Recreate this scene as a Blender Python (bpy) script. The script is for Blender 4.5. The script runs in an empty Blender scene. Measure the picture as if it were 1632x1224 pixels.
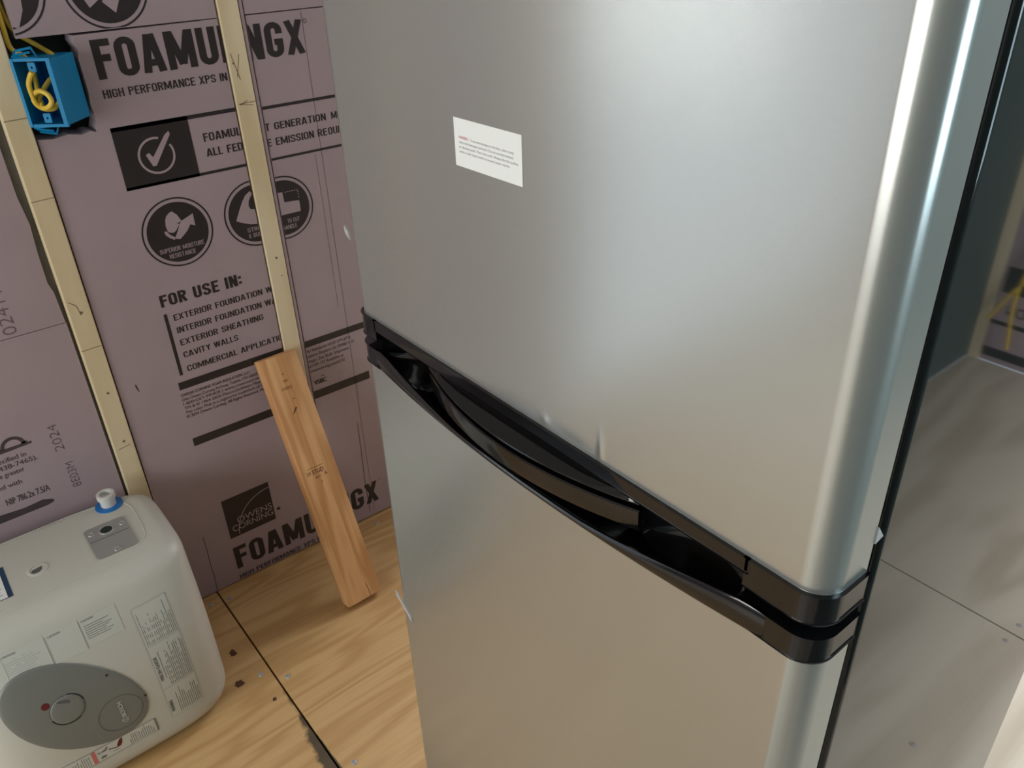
import bpy, bmesh, math, random
from mathutils import Vector, Matrix
from mathutils.geometry import tessellate_polygon
random.seed(7)
sc = bpy.context.scene
COL = sc.collection

# ------------------------------------------------------------------ camera
cam = bpy.data.cameras.new('camera')
cam_o = bpy.data.objects.new('camera', cam)
COL.objects.link(cam_o)
RX = Vector((0.77783368, -0.62767304, -0.03164365))
DN = Vector((-0.34085811, -0.37903052, -0.86032065))
FW = Vector((0.52800617, 0.67997237, -0.50877015))
m3 = Matrix((RX, -DN, -FW)).transposed()
cam_o.matrix_world = Matrix.Translation((0, 0, 1.41)) @ m3.to_4x4()
cam.sensor_width = 36.0
cam.lens = 1303.6 / 1632 * 36.0
cam.clip_start = 0.02
sc.camera = cam_o

# ------------------------------------------------------------------ world, daylight, exposure
sc.view_settings.view_transform = 'Standard'
sc.view_settings.look = 'None'
sc.view_settings.exposure = 0.08
sc.view_settings.gamma = 1.0
sc.view_settings.use_curve_mapping = False
world = bpy.data.worlds.new('sky_world')
sc.world = world
world.use_nodes = True
bg = world.node_tree.nodes['Background']
bg.inputs['Color'].default_value = (0.75, 0.87, 1.0, 1)
bg.inputs['Strength'].default_value = 1.0


def window_light(name, loc, direction, sx, sy, power, color):
    """Daylight coming in through one window opening of the room."""
    l = bpy.data.lights.new(name, 'AREA')
    l.shape = 'RECTANGLE'
    l.size, l.size_y = sx, sy
    l.energy = power
    l.color = color
    o = bpy.data.objects.new(name, l)
    COL.objects.link(o)
    o.location = loc
    o.rotation_euler = Vector(direction).to_track_quat('-Z', 'Z').to_euler()
    return o


window_light('daylight_end_window', (-2.50, 0.25, 1.20), (1, 0, 0), 1.10, 1.70, 46, (1.0, 0.985, 0.94))
window_light('daylight_side_window', (0.82, -0.60, 1.50), (0, 1, 0), 0.42, 0.90, 7, (0.62, 0.86, 1.0))
window_light('daylight_back_door', (-1.60, 1.56, 1.10), (0, -1, 0), 1.60, 1.95, 2.5, (1.0, 0.95, 0.84))
window_light('daylight_far_back_window', (1.85, 1.56, 1.45), (0, -1, 0), 0.66, 1.00, 60, (0.93, 0.97, 1.0))


# ------------------------------------------------------------------ materials
def nmat(name):
    m = bpy.data.materials.new(name)
    m.use_nodes = True
    nt = m.node_tree
    return m, nt, nt.nodes['Principled BSDF']


def setp(p, **kw):
    for k, v in kw.items():
        p.inputs[k.replace('_', ' ')].default_value = v


def rgb(r, g, b):
    return (r, g, b, 1.0)


def plain(name, color, rough=0.5, metal=0.0, noise=0.0, nscale=40, bump=0.0, **kw):
    m, nt, p = nmat(name)
    p.inputs['Roughness'].default_value = rough
    p.inputs['Metallic'].default_value = metal
    setp(p, **kw)
    tc = nt.nodes.new('ShaderNodeNewGeometry')
    n = nt.nodes.new('ShaderNodeTexNoise')
    n.inputs['Scale'].default_value = nscale
    n.inputs['Detail'].default_value = 3
    nt.links.new(tc.outputs['Position'], n.inputs['Vector'])
    mix = nt.nodes.new('ShaderNodeMix')
    mix.data_type = 'RGBA'
    c2 = tuple(c * (1 - noise) for c in color)
    mix.inputs[6].default_value = (*color, 1)
    mix.inputs[7].default_value = (*c2, 1)
    nt.links.new(n.outputs['Fac'], mix.inputs[0])
    nt.links.new(mix.outputs[2], p.inputs['Base Color'])
    if bump:
        b = nt.nodes.new('ShaderNodeBump')
        b.inputs['Strength'].default_value = bump
        b.inputs['Distance'].default_value = 0.002
        nt.links.new(n.outputs['Fac'], b.inputs['Height'])
        nt.links.new(b.outputs['Normal'], p.inputs['Normal'])
    return m


def wood(name, c_light, c_dark, axis, along=1.2, across=38, rough=0.6, knots=0, dist=0.25, use_obj=False, fine=0.35, stain=False, warp=1.0, rings=26.0):
    """Procedural wood: grain runs along `axis` (0,1,2)."""
    m, nt, p = nmat(name)
    N, L = nt.nodes, nt.links
    p.inputs['Roughness'].default_value = rough
    if use_obj:
        src = N.new('ShaderNodeTexCoord').outputs['Object']
    else:
        src = N.new('ShaderNodeNewGeometry').outputs['Position']
    mp = N.new('ShaderNodeMapping')
    s = [across, across, across]
    s[axis] = along
    mp.inputs['Scale'].default_value = s
    L.new(src, mp.inputs['Vector'])
    low = N.new('ShaderNodeMapping')
    s2 = [5.0 * warp, 5.0 * warp, 5.0 * warp]
    s2[axis] = 0.75 * warp
    low.inputs['Scale'].default_value = s2
    L.new(src, low.inputs['Vector'])
    n1 = N.new('ShaderNodeTexNoise')
    n1.inputs['Scale'].default_value = 1.0
    n1.inputs['Detail'].default_value = 2.5
    n1.inputs['Distortion'].default_value = dist
    L.new(low.outputs['Vector'], n1.inputs['Vector'])
    # growth rings: fold the low noise into bands
    mul = N.new('ShaderNodeMath'); mul.operation = 'MULTIPLY'; mul.inputs[1].default_value = rings
    L.new(n1.outputs['Fac'], mul.inputs[0])
    sn = N.new('ShaderNodeMath'); sn.operation = 'SINE'
    L.new(mul.outputs[0], sn.inputs[0])
    rng = N.new('ShaderNodeMapRange')
    rng.inputs['From Min'].default_value = -1.0
    L.new(sn.outputs[0], rng.inputs['Value'])
    n2 = N.new('ShaderNodeTexNoise')
    n2.inputs['Scale'].default_value = 1.0
    n2.inputs['Detail'].default_value = 4
    L.new(mp.outputs['Vector'], n2.inputs['Vector'])
    mixv = N.new('ShaderNodeMix'); mixv.data_type = 'FLOAT'
    mixv.inputs[0].default_value = fine
    L.new(rng.outputs['Result'], mixv.inputs[2])
    L.new(n2.outputs['Fac'], mixv.inputs[3])
    ramp = N.new('ShaderNodeValToRGB')
    ramp.color_ramp.elements[0].position = 0.12
    ramp.color_ramp.elements[0].color = (*c_dark, 1)
    ramp.color_ramp.elements[1].position = 0.72
    ramp.color_ramp.elements[1].color = (*c_light, 1)
    L.new(mixv.outputs[0], ramp.inputs['Fac'])
    colr = ramp.outputs['Color']
    if knots:
        v = N.new('ShaderNodeTexVoronoi')
        v.inputs['Scale'].default_value = knots
        kmap = N.new('ShaderNodeMapping')
        s3 = [1.0, 1.0, 1.0]
        s3[axis] = 0.6
        kmap.inputs['Scale'].default_value = s3
        L.new(src, kmap.inputs['Vector'])
        L.new(kmap.outputs['Vector'], v.inputs['Vector'])
        kr = N.new('ShaderNodeMapRange')
        kr.inputs['From Min'].default_value = 0.030
        kr.inputs['From Max'].default_value = 0.075
        L.new(v.outputs['Distance'], kr.inputs['Value'])
        mk = N.new('ShaderNodeMix'); mk.data_type = 'RGBA'
        mk.inputs[6].default_value = (0.10, 0.045, 0.02, 1)
        L.new(kr.outputs['Result'], mk.inputs[0])
        L.new(colr, mk.inputs[7])
        colr = mk.outputs[2]
    if stain:
        # black glue / caulk residue along the joint between two sheets
        sx = N.new('ShaderNodeSeparateXYZ')
        L.new(src, sx.inputs[0])
        nz = N.new('ShaderNodeTexNoise'); nz.inputs['Scale'].default_value = 30; nz.inputs['Detail'].default_value = 5
        L.new(src, nz.inputs['Vector'])
        a = N.new('ShaderNodeMath'); a.operation = 'SUBTRACT'; a.inputs[0].default_value = 0.3165
        L.new(sx.outputs['X'], a.inputs[1])
        ab = N.new('ShaderNodeMath'); ab.operation = 'MAXIMUM'
        m4 = N.new('ShaderNodeMath'); m4.operation = 'MULTIPLY'; m4.inputs[1].default_value = -5.0   # it spread only to the heater side of the joint
        L.new(a.outputs[0], m4.inputs[0]); L.new(m4.outputs[0], ab.inputs[1])
        L.new(a.outputs[0], ab.inputs[0])
        wd = N.new('ShaderNodeMapRange')   # band gets wider towards the room
        wd.inputs['From Min'].default_value = 1.25; wd.inputs['From Max'].default_value = 1.0
        wd.inputs['To Min'].default_value = -0.018; wd.inputs['To Max'].default_value = 0.010
        L.new(sx.outputs['Y'], wd.inputs['Value'])
        add = N.new('ShaderNodeMath'); add.operation = 'MULTIPLY_ADD'
        add.inputs[1].default_value = 0.030
        L.new(nz.outputs['Fac'], add.inputs[0]); L.new(wd.outputs['Result'], add.inputs[2])
        lt = N.new('ShaderNodeMath'); lt.operation = 'SUBTRACT'
        L.new(ab.outputs[0], lt.inputs[0]); L.new(add.outputs[0], lt.inputs[1])
        fr = N.new('ShaderNodeMapRange')
        fr.inputs['From Min'].default_value = -0.004; fr.inputs['From Max'].default_value = 0.003
        fr.inputs['To Min'].default_value = 0.12; fr.inputs['To Max'].default_value = 1.0
        L.new(lt.outputs[0], fr.inputs['Value'])
        ms = N.new('ShaderNodeMix'); ms.data_type = 'RGBA'
        ms.inputs[6].default_value = (0.035, 0.032, 0.028, 1)
        L.new(fr.outputs['Result'], ms.inputs[0]); L.new(colr, ms.inputs[7])
        colr = ms.outputs[2]
    L.new(colr, p.inputs['Base Color'])
    b = N.new('ShaderNodeBump')
    b.inputs['Strength'].default_value = 0.25
    b.inputs['Distance'].default_value = 0.001
    L.new(n2.outputs['Fac'], b.inputs['Height'])
    L.new(b.outputs['Normal'], p.inputs['Normal'])
    return m


def steel_mat():
    m, nt, p = nmat('brushed_stainless_steel')
    N, L = nt.nodes, nt.links
    setp(p, Base_Color=rgb(0.47, 0.48, 0.455), Metallic=0.74, Roughness=0.18, Anisotropic=0.6)
    t = N.new('ShaderNodeCombineXYZ')
    t.inputs[2].default_value = 1.0           # reflections smear across the horizontal brush lines
    L.new(t.outputs[0], p.inputs['Tangent'])
    geo = N.new('ShaderNodeNewGeometry')
    mp = N.new('ShaderNodeMapping')
    mp.inputs['Scale'].default_value = (8, 8, 1600)
    L.new(geo.outputs['Position'], mp.inputs['Vector'])
    n = N.new('ShaderNodeTexNoise'); n.inputs['Scale'].default_value = 1.0; n.inputs['Detail'].default_value = 2
    L.new(mp.outputs['Vector'], n.inputs['Vector'])
    rr = N.new('ShaderNodeMapRange')
    rr.inputs['To Min'].default_value = 0.22; rr.inputs['To Max'].default_value = 0.25
    L.new(n.outputs['Fac'], rr.inputs['Value'])
    L.new(rr.outputs['Result'], p.inputs['Roughness'])
    # two shallow dents near the bottom edge of the upper door
    sx = N.new('ShaderNodeSeparateXYZ'); L.new(geo.outputs['Position'], sx.inputs[0])

    def gauss(y0, sy, z0, sz, amp):
        def term(out, c, s):
            a = N.new('ShaderNodeMath'); a.operation = 'SUBTRACT'; a.inputs[1].default_value = c
            L.new(out, a.inputs[0])
            d = N.new('ShaderNodeMath'); d.operation = 'DIVIDE'; d.inputs[1].default_value = s
            L.new(a.outputs[0], d.inputs[0])
            q = N.new('ShaderNodeMath'); q.operation = 'MULTIPLY'
            L.new(d.outputs[0], q.inputs[0]); L.new(d.outputs[0], q.inputs[1])
            return q.outputs[0]
        s = N.new('ShaderNodeMath'); s.operation = 'ADD'
        L.new(term(sx.outputs['Y'], y0, sy), s.inputs[0]); L.new(term(sx.outputs['Z'], z0, sz), s.inputs[1])
        ng = N.new('ShaderNodeMath'); ng.operation = 'MULTIPLY'; ng.inputs[1].default_value = -1.0
        L.new(s.outputs[0], ng.inputs[0])
        e = N.new('ShaderNodeMath'); e.operation = 'EXPONENT'
        L.new(ng.outputs[0], e.inputs[0])
        k = N.new('ShaderNodeMath'); k.operation = 'MULTIPLY'; k.inputs[1].default_value = amp
        L.new(e.outputs[0], k.inputs[0])
        return k.outputs[0]
    outs = [gauss(0.378, 0.0035, 1.030, 0.016, 1.0), gauss(0.445, 0.006, 1.026, 0.006, 0.5), gauss(0.41, 0.02, 1.023, 0.006, -0.4)]
    acc = outs[0]
    for o2 in outs[1:]:
        a = N.new('ShaderNodeMath'); a.operation = 'ADD'
        L.new(acc, a.inputs[0]); L.new(o2, a.inputs[1])
        acc = a.outputs[0]
    b1 = N.new('ShaderNodeBump'); b1.inputs['Strength'].default_value = 1.0; b1.inputs['Distance'].default_value = 0.0010
    L.new(acc, b1.inputs['Height'])
    b2 = N.new('ShaderNodeBump'); b2.inputs['Strength'].default_value = 0.02; b2.inputs['Distance'].default_value = 0.0001
    L.new(n.outputs['Fac'], b2.inputs['Height']); L.new(b1.outputs['Normal'], b2.inputs['Normal'])
    L.new(b2.outputs['Normal'], p.inputs['Normal'])
    return m


M_FOAM = plain('mauve_foam', (0.425, 0.338, 0.372), 0.42, noise=0.16, nscale=7, bump=0.05)
M_FOAM_EDGE = plain('foam_cut_edge', (0.50, 0.41, 0.46), 0.7, noise=0.2, nscale=60, bump=0.3)
M_INK = plain('black_print_ink', (0.034, 0.027, 0.028), 0.45, noise=0.35, nscale=35)
M_INK_SOFT = plain('faded_print_ink', (0.085, 0.062, 0.066), 0.5, noise=0.5, nscale=120)
M_DOT_INK = plain('grey_dot_ink', (0.20, 0.14, 0.155), 0.5, noise=0.4, nscale=150)
M_SHEATH = plain('grey_green_sheathing', (0.16, 0.19, 0.175), 0.5, noise=0.4, nscale=18, bump=0.1)
M_FILLER = plain('grey_gap_filler', (0.17, 0.165, 0.145), 0.7, noise=0.45, nscale=25, bump=0.3)
M_SHADE_WALL = plain('shade_toned_sheathing', (0.09, 0.13, 0.12), 0.55, noise=0.2, nscale=9)  # shadow on the front wall, with its green cast, is put into this colour
M_STUD = wood('pale_stud_wood', (0.76, 0.66, 0.46), (0.64, 0.52, 0.32), 2, along=1.5, across=60, rough=0.65, fine=0.5, warp=1.4)
M_OFFCUT = wood('orange_fir_wood', (0.74, 0.43, 0.20), (0.50, 0.235, 0.085), 2, along=2.5, across=190, rough=0.55, fine=0.5, use_obj=True, warp=2.6, rings=34)
M_FLOOR = wood('floor_plywood', (0.58, 0.375, 0.170), (0.435, 0.250, 0.095), 0, along=3.0, across=200, rough=0.45, fine=0.6, stain=True, warp=1.5, rings=64)
M_FLOOR_PALE = wood('pale_floor_plywood', (0.62, 0.55, 0.45), (0.48, 0.41, 0.32), 0, along=3.0, across=150, rough=0.45, fine=0.4, warp=1.0, rings=26)
M_CEIL = wood('ceiling_plywood', (0.50, 0.46, 0.41), (0.42, 0.37, 0.32), 0, along=2.0, across=50, rough=0.6, fine=0.4)
M_SUB = plain('dark_subfloor', (0.02, 0.016, 0.012), 0.9)
M_STEEL = steel_mat()
M_BLACKGLOSS = plain('glossy_black_plastic', (0.006, 0.006, 0.007), 0.10, noise=0.1, nscale=30, Specular_IOR_Level=0.55)
M_BLACKSIDE = plain('glossy_black_cabinet', (0.010, 0.012, 0.012), 0.035, noise=0.1, nscale=3)
M_GASKET = plain('black_gasket', (0.004, 0.004, 0.004), 0.8, noise=0.2, nscale=50)
M_LABEL = plain('white_label_paper', (0.80, 0.82, 0.81), 0.55, noise=0.03, nscale=30)
M_RED = plain('red_ink', (0.55, 0.16, 0.15), 0.6)
M_REDSOFT = plain('pale_red_ink', (0.62, 0.40, 0.39), 0.6)
M_HEAT = plain('white_heater_plastic', (0.55, 0.555, 0.50), 0.38, noise=0.04, nscale=5)
M_HLAB = plain('heater_label_film', (0.55, 0.57, 0.525), 0.35, noise=0.02, nscale=20)
M_HTXT = plain('grey_label_ink', (0.16, 0.17, 0.165), 0.6)
M_HTXT2 = plain('light_grey_label_ink', (0.36, 0.38, 0.37), 0.6)
M_PANEL = plain('grey_control_panel', (0.185, 0.195, 0.18), 0.40, noise=0.05, nscale=12)
M_PANEL_D = plain('dark_grey_panel', (0.10, 0.107, 0.105), 0.45, noise=0.1, nscale=20)
M_LED = plain('dark_red_lens', (0.12, 0.012, 0.016), 0.2)
M_BLACK = plain('flat_black', (0.012, 0.012, 0.012), 0.5)
M_LOGO = plain('pale_logo_print', (0.52, 0.53, 0.51), 0.5)
M_PLATE = plain('grey_metal_plate', (0.42, 0.43, 0.42), 0.42, metal=0.5, noise=0.1, nscale=40)
M_BLUERING = plain('blue_ring_plastic', (0.012, 0.16, 0.48), 0.35)
M_CAP = plain('white_cap_plastic', (0.62, 0.63, 0.61), 0.3, Transmission_Weight=0.0)
M_DKGREEN = plain('dark_green_socket', (0.006, 0.02, 0.017), 0.25)
M_NAVY = plain('navy_label_print', (0.012, 0.045, 0.10), 0.45)
M_BLUEBOX = plain('blue_outlet_box_plastic', (0.002, 0.23, 0.50), 0.5, noise=0.12, nscale=25, Specular_IOR_Level=0.25)
M_YELLOW = plain('yellow_cable_jacket', (0.78, 0.55, 0.07), 0.38, noise=0.15, nscale=60)
M_COPPER = plain('cut_wire_end', (0.55, 0.50, 0.42), 0.5)
M_SCREW = plain('zinc_screw', (0.50, 0.51, 0.50), 0.35, metal=0.5)
M_KNOT = plain('knot_wood', (0.17, 0.065, 0.025), 0.6, noise=0.5, nscale=200)
M_KNOT_D = plain('dark_knot_hole', (0.11, 0.042, 0.020), 0.7, noise=0.5, nscale=200)
M_STAMP = plain('stamp_ink', (0.17, 0.085, 0.045), 0.6, noise=0.5, nscale=300)
M_FRAME = plain('white_window_frame', (0.7, 0.7, 0.68), 0.4)
M_PENCIL = plain('pencil_line', (0.20, 0.15, 0.09), 0.6)
M_FILM = plain('clear_film_scrap', (0.42, 0.42, 0.42), 0.3)


def glass_mat():
    m = bpy.data.materials.new('window_glass')
    m.use_nodes = True
    nt = m.node_tree
    nt.nodes.clear()
    o = nt.nodes.new('ShaderNodeOutputMaterial')
    t = nt.nodes.new('ShaderNodeBsdfTransparent')
    g = nt.nodes.new('ShaderNodeBsdfGlossy')
    g.inputs['Roughness'].default_value = 0.02
    mx = nt.nodes.new('ShaderNodeMixShader')
    mx.inputs[0].default_value = 0.08
    nt.links.new(t.outputs[0], mx.inputs[1]); nt.links.new(g.outputs[0], mx.inputs[2])
    nt.links.new(mx.outputs[0], o.inputs[0])
    return m


M_GLASS = glass_mat()


# ------------------------------------------------------------------ mesh helpers
def finish(name, bm, mat, parent=None, smooth=None, local=None):
    """Link a bmesh as ONE mesh object. smooth = max angle (deg) shaded smooth."""
    bmesh.ops.recalc_face_normals(bm, faces=bm.faces[:])
    if smooth is not None:
        lim = math.radians(smooth)
        for f in bm.faces:
            f.smooth = True
        for e in bm.edges:
            if len(e.link_faces) == 2:
                e.smooth = e.calc_face_angle(0.0) < lim
    me = bpy.data.meshes.new(name)
    bm.to_mesh(me)
    bm.free()
    mats = mat if isinstance(mat, (list, tuple)) else [mat]
    for mm in mats:
        me.materials.append(mm)
    o = bpy.data.objects.new(name, me)
    COL.objects.link(o)
    if smooth is not None and smooth < 45:
        wn = o.modifiers.new('even_normals', 'WEIGHTED_NORMAL')   # keeps large faces flat beside their bevels
        wn.keep_sharp = True
        wn.weight = 100
    if parent is not None:
        o.parent = parent
        o.matrix_parent_inverse = Matrix.Identity(4)
        # all geometry is written in world coordinates; take the parent's place out again
        w = Matrix.Identity(4)
        q = parent
        while q is not None:
            w = q.matrix_basis @ w
            q = q.parent
        o.matrix_basis = w.inverted()
    return o


def empty(name, loc, rot=None):
    o = bpy.data.objects.new(name, None)
    COL.objects.link(o)
    o.empty_display_size = 0.05
    o.location = loc
    if rot:
        o.rotation_euler = rot
    return o


def tag(o, label=None, cat=None, group=None, kind=None):
    if label: o['label'] = label
    if cat: o['category'] = cat
    if group: o['group'] = group
    if kind: o['kind'] = kind
    return o


def add_box(bm, a, b, bevel=0.0, seg=2):
    vs = [bm.verts.new((x, y, z)) for x in (a[0], b[0]) for y in (a[1], b[1]) for z in (a[2], b[2])]
    F = [(0, 1, 3, 2), (4, 6, 7, 5), (0, 4, 5, 1), (2, 3, 7, 6), (0, 2, 6, 4), (1, 5, 7, 3)]
    fs = [bm.faces.new([vs[i] for i in f]) for f in F]
    if bevel:
        es = set()
        for f in fs:
            es.update(f.edges)
        bmesh.ops.bevel(bm, geom=list(es), offset=bevel, segments=seg, profile=0.5, affect='EDGES')
    return vs


def box(a, b, bevel=0.0, seg=2):
    bm = bmesh.new()
    add_box(bm, a, b, bevel, seg)
    return bm


def add_prism(bm, pts, h0, h1, to3, bevel=0.0):
    """Polygon pts (p,q), extruded from h0 to h1; to3(p,q,h) -> xyz."""
    a = [bm.verts.new(to3(p, q, h0)) for p, q in pts]
    b = [bm.verts.new(to3(p, q, h1)) for p, q in pts]
    n = len(pts)
    f0 = bm.faces.new(a)
    f1 = bm.faces.new(b[::-1])
    for i in range(n):
        bm.faces.new((a[i], a[(i + 1) % n], b[(i + 1) % n], b[i]))
    bm.normal_update()
    if bevel:
        es = set(f0.edges) | set(f1.edges)
        bmesh.ops.bevel(bm, geom=list(es), offset=bevel, segments=2, profile=0.5, affect='EDGES')


XY = lambda p, q, h: (p, q, h)        # plan polygon extruded in z
XZ = lambda p, q, h: (p, h, q)        # elevation polygon extruded in y


def add_tube(bm, pts, r, seg=8, closed=False, caps=True):
    pts = [Vector(p) for p in pts]
    n = len(pts)
    rings = []
    up = Vector((0.137, 0.29, 0.95)).normalized()
    prev = None
    for i in range(n):
        if closed:
            t = (pts[(i + 1) % n] - pts[i - 1]).normalized()
        else:
            t = (pts[min(i + 1, n - 1)] - pts[max(i - 1, 0)]).normalized()
        if prev is None:
            s = t.cross(up)
            if s.length < 1e-3: s = t.cross(Vector((1, 0, 0)))
            s.normalize()
        else:
            s = (prev - t * prev.dot(t)).normalized()
        prev = s
        u = s.cross(t)
        rr = r[i] if isinstance(r, (list, tuple)) else r
        rings.append([bm.verts.new(pts[i] + rr * (math.cos(2 * math.pi * k / seg) * s + math.sin(2 * math.pi * k / seg) * u)) for k in range(seg)])
    m = n if closed else n - 1
    for i in range(m):
        A, B = rings[i], rings[(i + 1) % n]
        for k in range(seg):
            bm.faces.new((A[k], A[(k + 1) % seg], B[(k + 1) % seg], B[k]))
    if not closed and caps:
        bm.faces.new(rings[0][::-1]); bm.faces.new(rings[-1])


def spline(P, n=8):
    """Catmull-Rom through P."""
    P = [Vector(p) for p in P]
    Q = [P[0] * 2 - P[1]] + P + [P[-1] * 2 - P[-2]]
    out = []
    for i in range(1, len(Q) - 2):
        for k in range(n):
            t = k / n
            a, b, c, d = Q[i - 1], Q[i], Q[i + 1], Q[i + 2]
            out.append(0.5 * ((2 * b) + (c - a) * t + (2 * a - 5 * b + 4 * c - d) * t * t + (3 * b - a - 3 * c + d) * t ** 3))
    out.append(P[-1])
    return out


def add_lathe(bm, prof, centre, seg=24, axis='Z'):
    """prof: list of (r, h); closed at ends when r == 0."""
    cx, cy, cz = centre
    rings = []
    for r, h in prof:
        if r < 1e-6:
            rings.append([bm.verts.new((cx, cy, cz + h) if axis == 'Z' else (cx, cy + h, cz))])
        else:
            ring = []
            for k in range(seg):
                c, s = math.cos(2 * math.pi * k / seg) * r, math.sin(2 * math.pi * k / seg) * r
                ring.append(bm.verts.new((cx + c, cy + s, cz + h) if axis == 'Z' else (cx + c, cy + h, cz + s)))
            rings.append(ring)
    for A, B in zip(rings, rings[1:]):
        if len(A) == 1 and len(B) == 1: continue
        for k in range(seg):
            k2 = (k + 1) % seg
            if len(A) == 1: bm.faces.new((A[0], B[k2], B[k]))
            elif len(B) == 1: bm.faces.new((A[k], A[k2], B[0]))
            else: bm.faces.new((A[k], A[k2], B[k2], B[k]))


# ---- flat print: everything is collected in (u, v) and mapped onto a surface
_fc = {}


def text_geo(s, bold):
    key = (s, bold)
    if key in _fc: return _fc[key]
    cu = bpy.data.curves.new('lettering', 'FONT')
    cu.body = s
    cu.size = 1.0
    cu.offset = bold
    cu.resolution_u = 6
    o = bpy.data.objects.new('lettering_source', cu)
    me = bpy.data.meshes.new_from_object(o)
    V = [(v.co.x, v.co.y) for v in me.vertices]
    P = [tuple(p.vertices) for p in me.polygons]
    bpy.data.objects.remove(o); bpy.data.curves.remove(cu); bpy.data.meshes.remove(me)
    _fc[key] = (V, P)
    return V, P


class Print:
    def __init__(self, mp):
        self.bm = bmesh.new(); self.mp = mp

    def poly(self, pts, lift=0):
        tri = tessellate_polygon([[Vector((p[0], p[1], 0)) for p in pts]])
        vs = [self.bm.verts.new(self.mp(p[0], p[1], lift)) for p in pts]
        for t in tri:
            try: self.bm.faces.new([vs[i] for i in t])
            except ValueError: pass

    def quad_grid(self, u0, v0, u1, v1, nu=1, nv=1, lift=0):
        g = [[self.bm.verts.new(self.mp(u0 + (u1 - u0) * i / nu, v0 + (v1 - v0) * j / nv, lift)) for i in range(nu + 1)] for j in range(nv + 1)]
        for j in range(nv):
            for i in range(nu):
                self.bm.faces.new((g[j][i], g[j][i + 1], g[j + 1][i + 1], g[j + 1][i]))

    def rect(self, u0, v0, u1, v1, lift=0):
        self.quad_grid(u0, v0, u1, v1, max(1, int(abs(u1 - u0) / 0.012)) if self.curved else 1, max(1, int(abs(v1 - v0) / 0.012)) if self.curved else 1, lift)
    curved = False

    def ring(self, cu, cv, r0, r1, seg=48, a0=0.0, a1=2 * math.pi, lift=0, sx=1.0):
        A, B = [], []
        full = abs(a1 - a0 - 2 * math.pi) < 1e-6
        n = seg if full else seg + 1
        for k in range(n):
            t = a0 + (a1 - a0) * k / seg
            A.append(self.bm.verts.new(self.mp(cu + math.cos(t) * r0 * sx, cv + math.sin(t) * r0, lift)))
            B.append(self.bm.verts.new(self.mp(cu + math.cos(t) * r1 * sx, cv + math.sin(t) * r1, lift)))
        m = n if full else n - 1
        for k in range(m):
            k2 = (k + 1) % n
            self.bm.faces.new((A[k], A[k2], B[k2], B[k]))

    def disc(self, cu, cv, r, seg=40, lift=0, sx=1.0):
        c = self.bm.verts.new(self.mp(cu, cv, lift))
        P = [self.bm.verts.new(self.mp(cu + math.cos(2 * math.pi * k / seg) * r * sx, cv + math.sin(2 * math.pi * k / seg) * r, lift)) for k in range(seg)]
        for k in range(seg):
            self.bm.faces.new((c, P[k], P[(k + 1) % seg]))

    def line(self, P, w, lift=0):
        for (a, b) in zip(P, P[1:]):
            dx, dy = b[0] - a[0], b[1] - a[1]
            l = math.hypot(dx, dy) or 1
            nx, ny = -dy / l * w / 2, dx / l * w / 2
            vs = [self.bm.verts.new(self.mp(x, y, lift)) for x, y in ((a[0] + nx, a[1] + ny), (a[0] - nx, a[1] - ny), (b[0] - nx, b[1] - ny), (b[0] + nx, b[1] + ny))]
            self.bm.faces.new(vs)

    def text(self, s, u0, u1, v, h, bold=0.0, lift=0, rot=0.0, cap=None, xmax=None):
        """Baseline from u0 to u1 at v, capital height h. rot in degrees about (u0, v)."""
        V, P = text_geo(s, 0.0 if bold > 0 else bold)
        x0 = min(p[0] for p in V); x1 = max(p[0] for p in V)
        VH, _ = text_geo('H', 0.0 if bold > 0 else bold)
        ch = max(p[1] for p in VH) - min(p[1] for p in VH)
        y0 = min(p[1] for p in VH)
        kx = (u1 - u0) / (x1 - x0); ky = h / ch
        c, s_ = math.cos(math.radians(rot)), math.sin(math.radians(rot))
        # heavier weights are overprinted with small shifts (multiples of the letter height)
        sh = [(0.0, 0.0)]
        if bold > 0:
            e = bold * h
            sg = 1 if u1 > u0 else -1
            sh = [(-e * sg, 0), (0, 0), (e * sg, 0), (0, e * 0.4), (0, -e * 0.4)] if bold > 0.055 else [(-e * sg, 0), (e * sg, 0)]
        for ks, (da, db) in enumerate(sh):
            lk = lift + 0.16 * ks
            vs = []
            for x, y in V:
                a, b = (x - x0) * kx + da, (y - y0) * ky + db
                vs.append(self.bm.verts.new(self.mp(u0 + a * c - b * s_, v + a * s_ + b * c, lk)))
            for p in P:
                if len(set(p)) >= 3:
                    try: self.bm.faces.new([vs[i] for i in p])
                    except ValueError: pass

    def done(self, name, mat, parent):
        me = bpy.data.meshes.new(name)
        self.bm.to_mesh(me); self.bm.free()
        me.materials.append(mat)
        o = bpy.data.objects.new(name, me)
        COL.objects.link(o)
        w = Matrix.Identity(4)
        q = parent
        o.parent = parent
        if name in ('label_text', 'label_line', 'pencil_mark', 'printed_lettering', 'print_cutout', 'score_line'): o['kind'] = 'stuff'   # small flat print
        while q is not None:
            w = q.matrix_basis @ w
            q = q.parent
        o.matrix_basis = w.inverted()
        return o


# condensed sans capitals drawn as thick strokes: cell is w wide and 1 high, t = stroke
def arc_pts(cx, cy, rx, ry, a0, a1, n=7):
    return [(cx + rx * math.cos(math.radians(a0 + (a1 - a0) * k / n)), cy + ry * math.sin(math.radians(a0 + (a1 - a0) * k / n))) for k in range(n + 1)]


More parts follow.
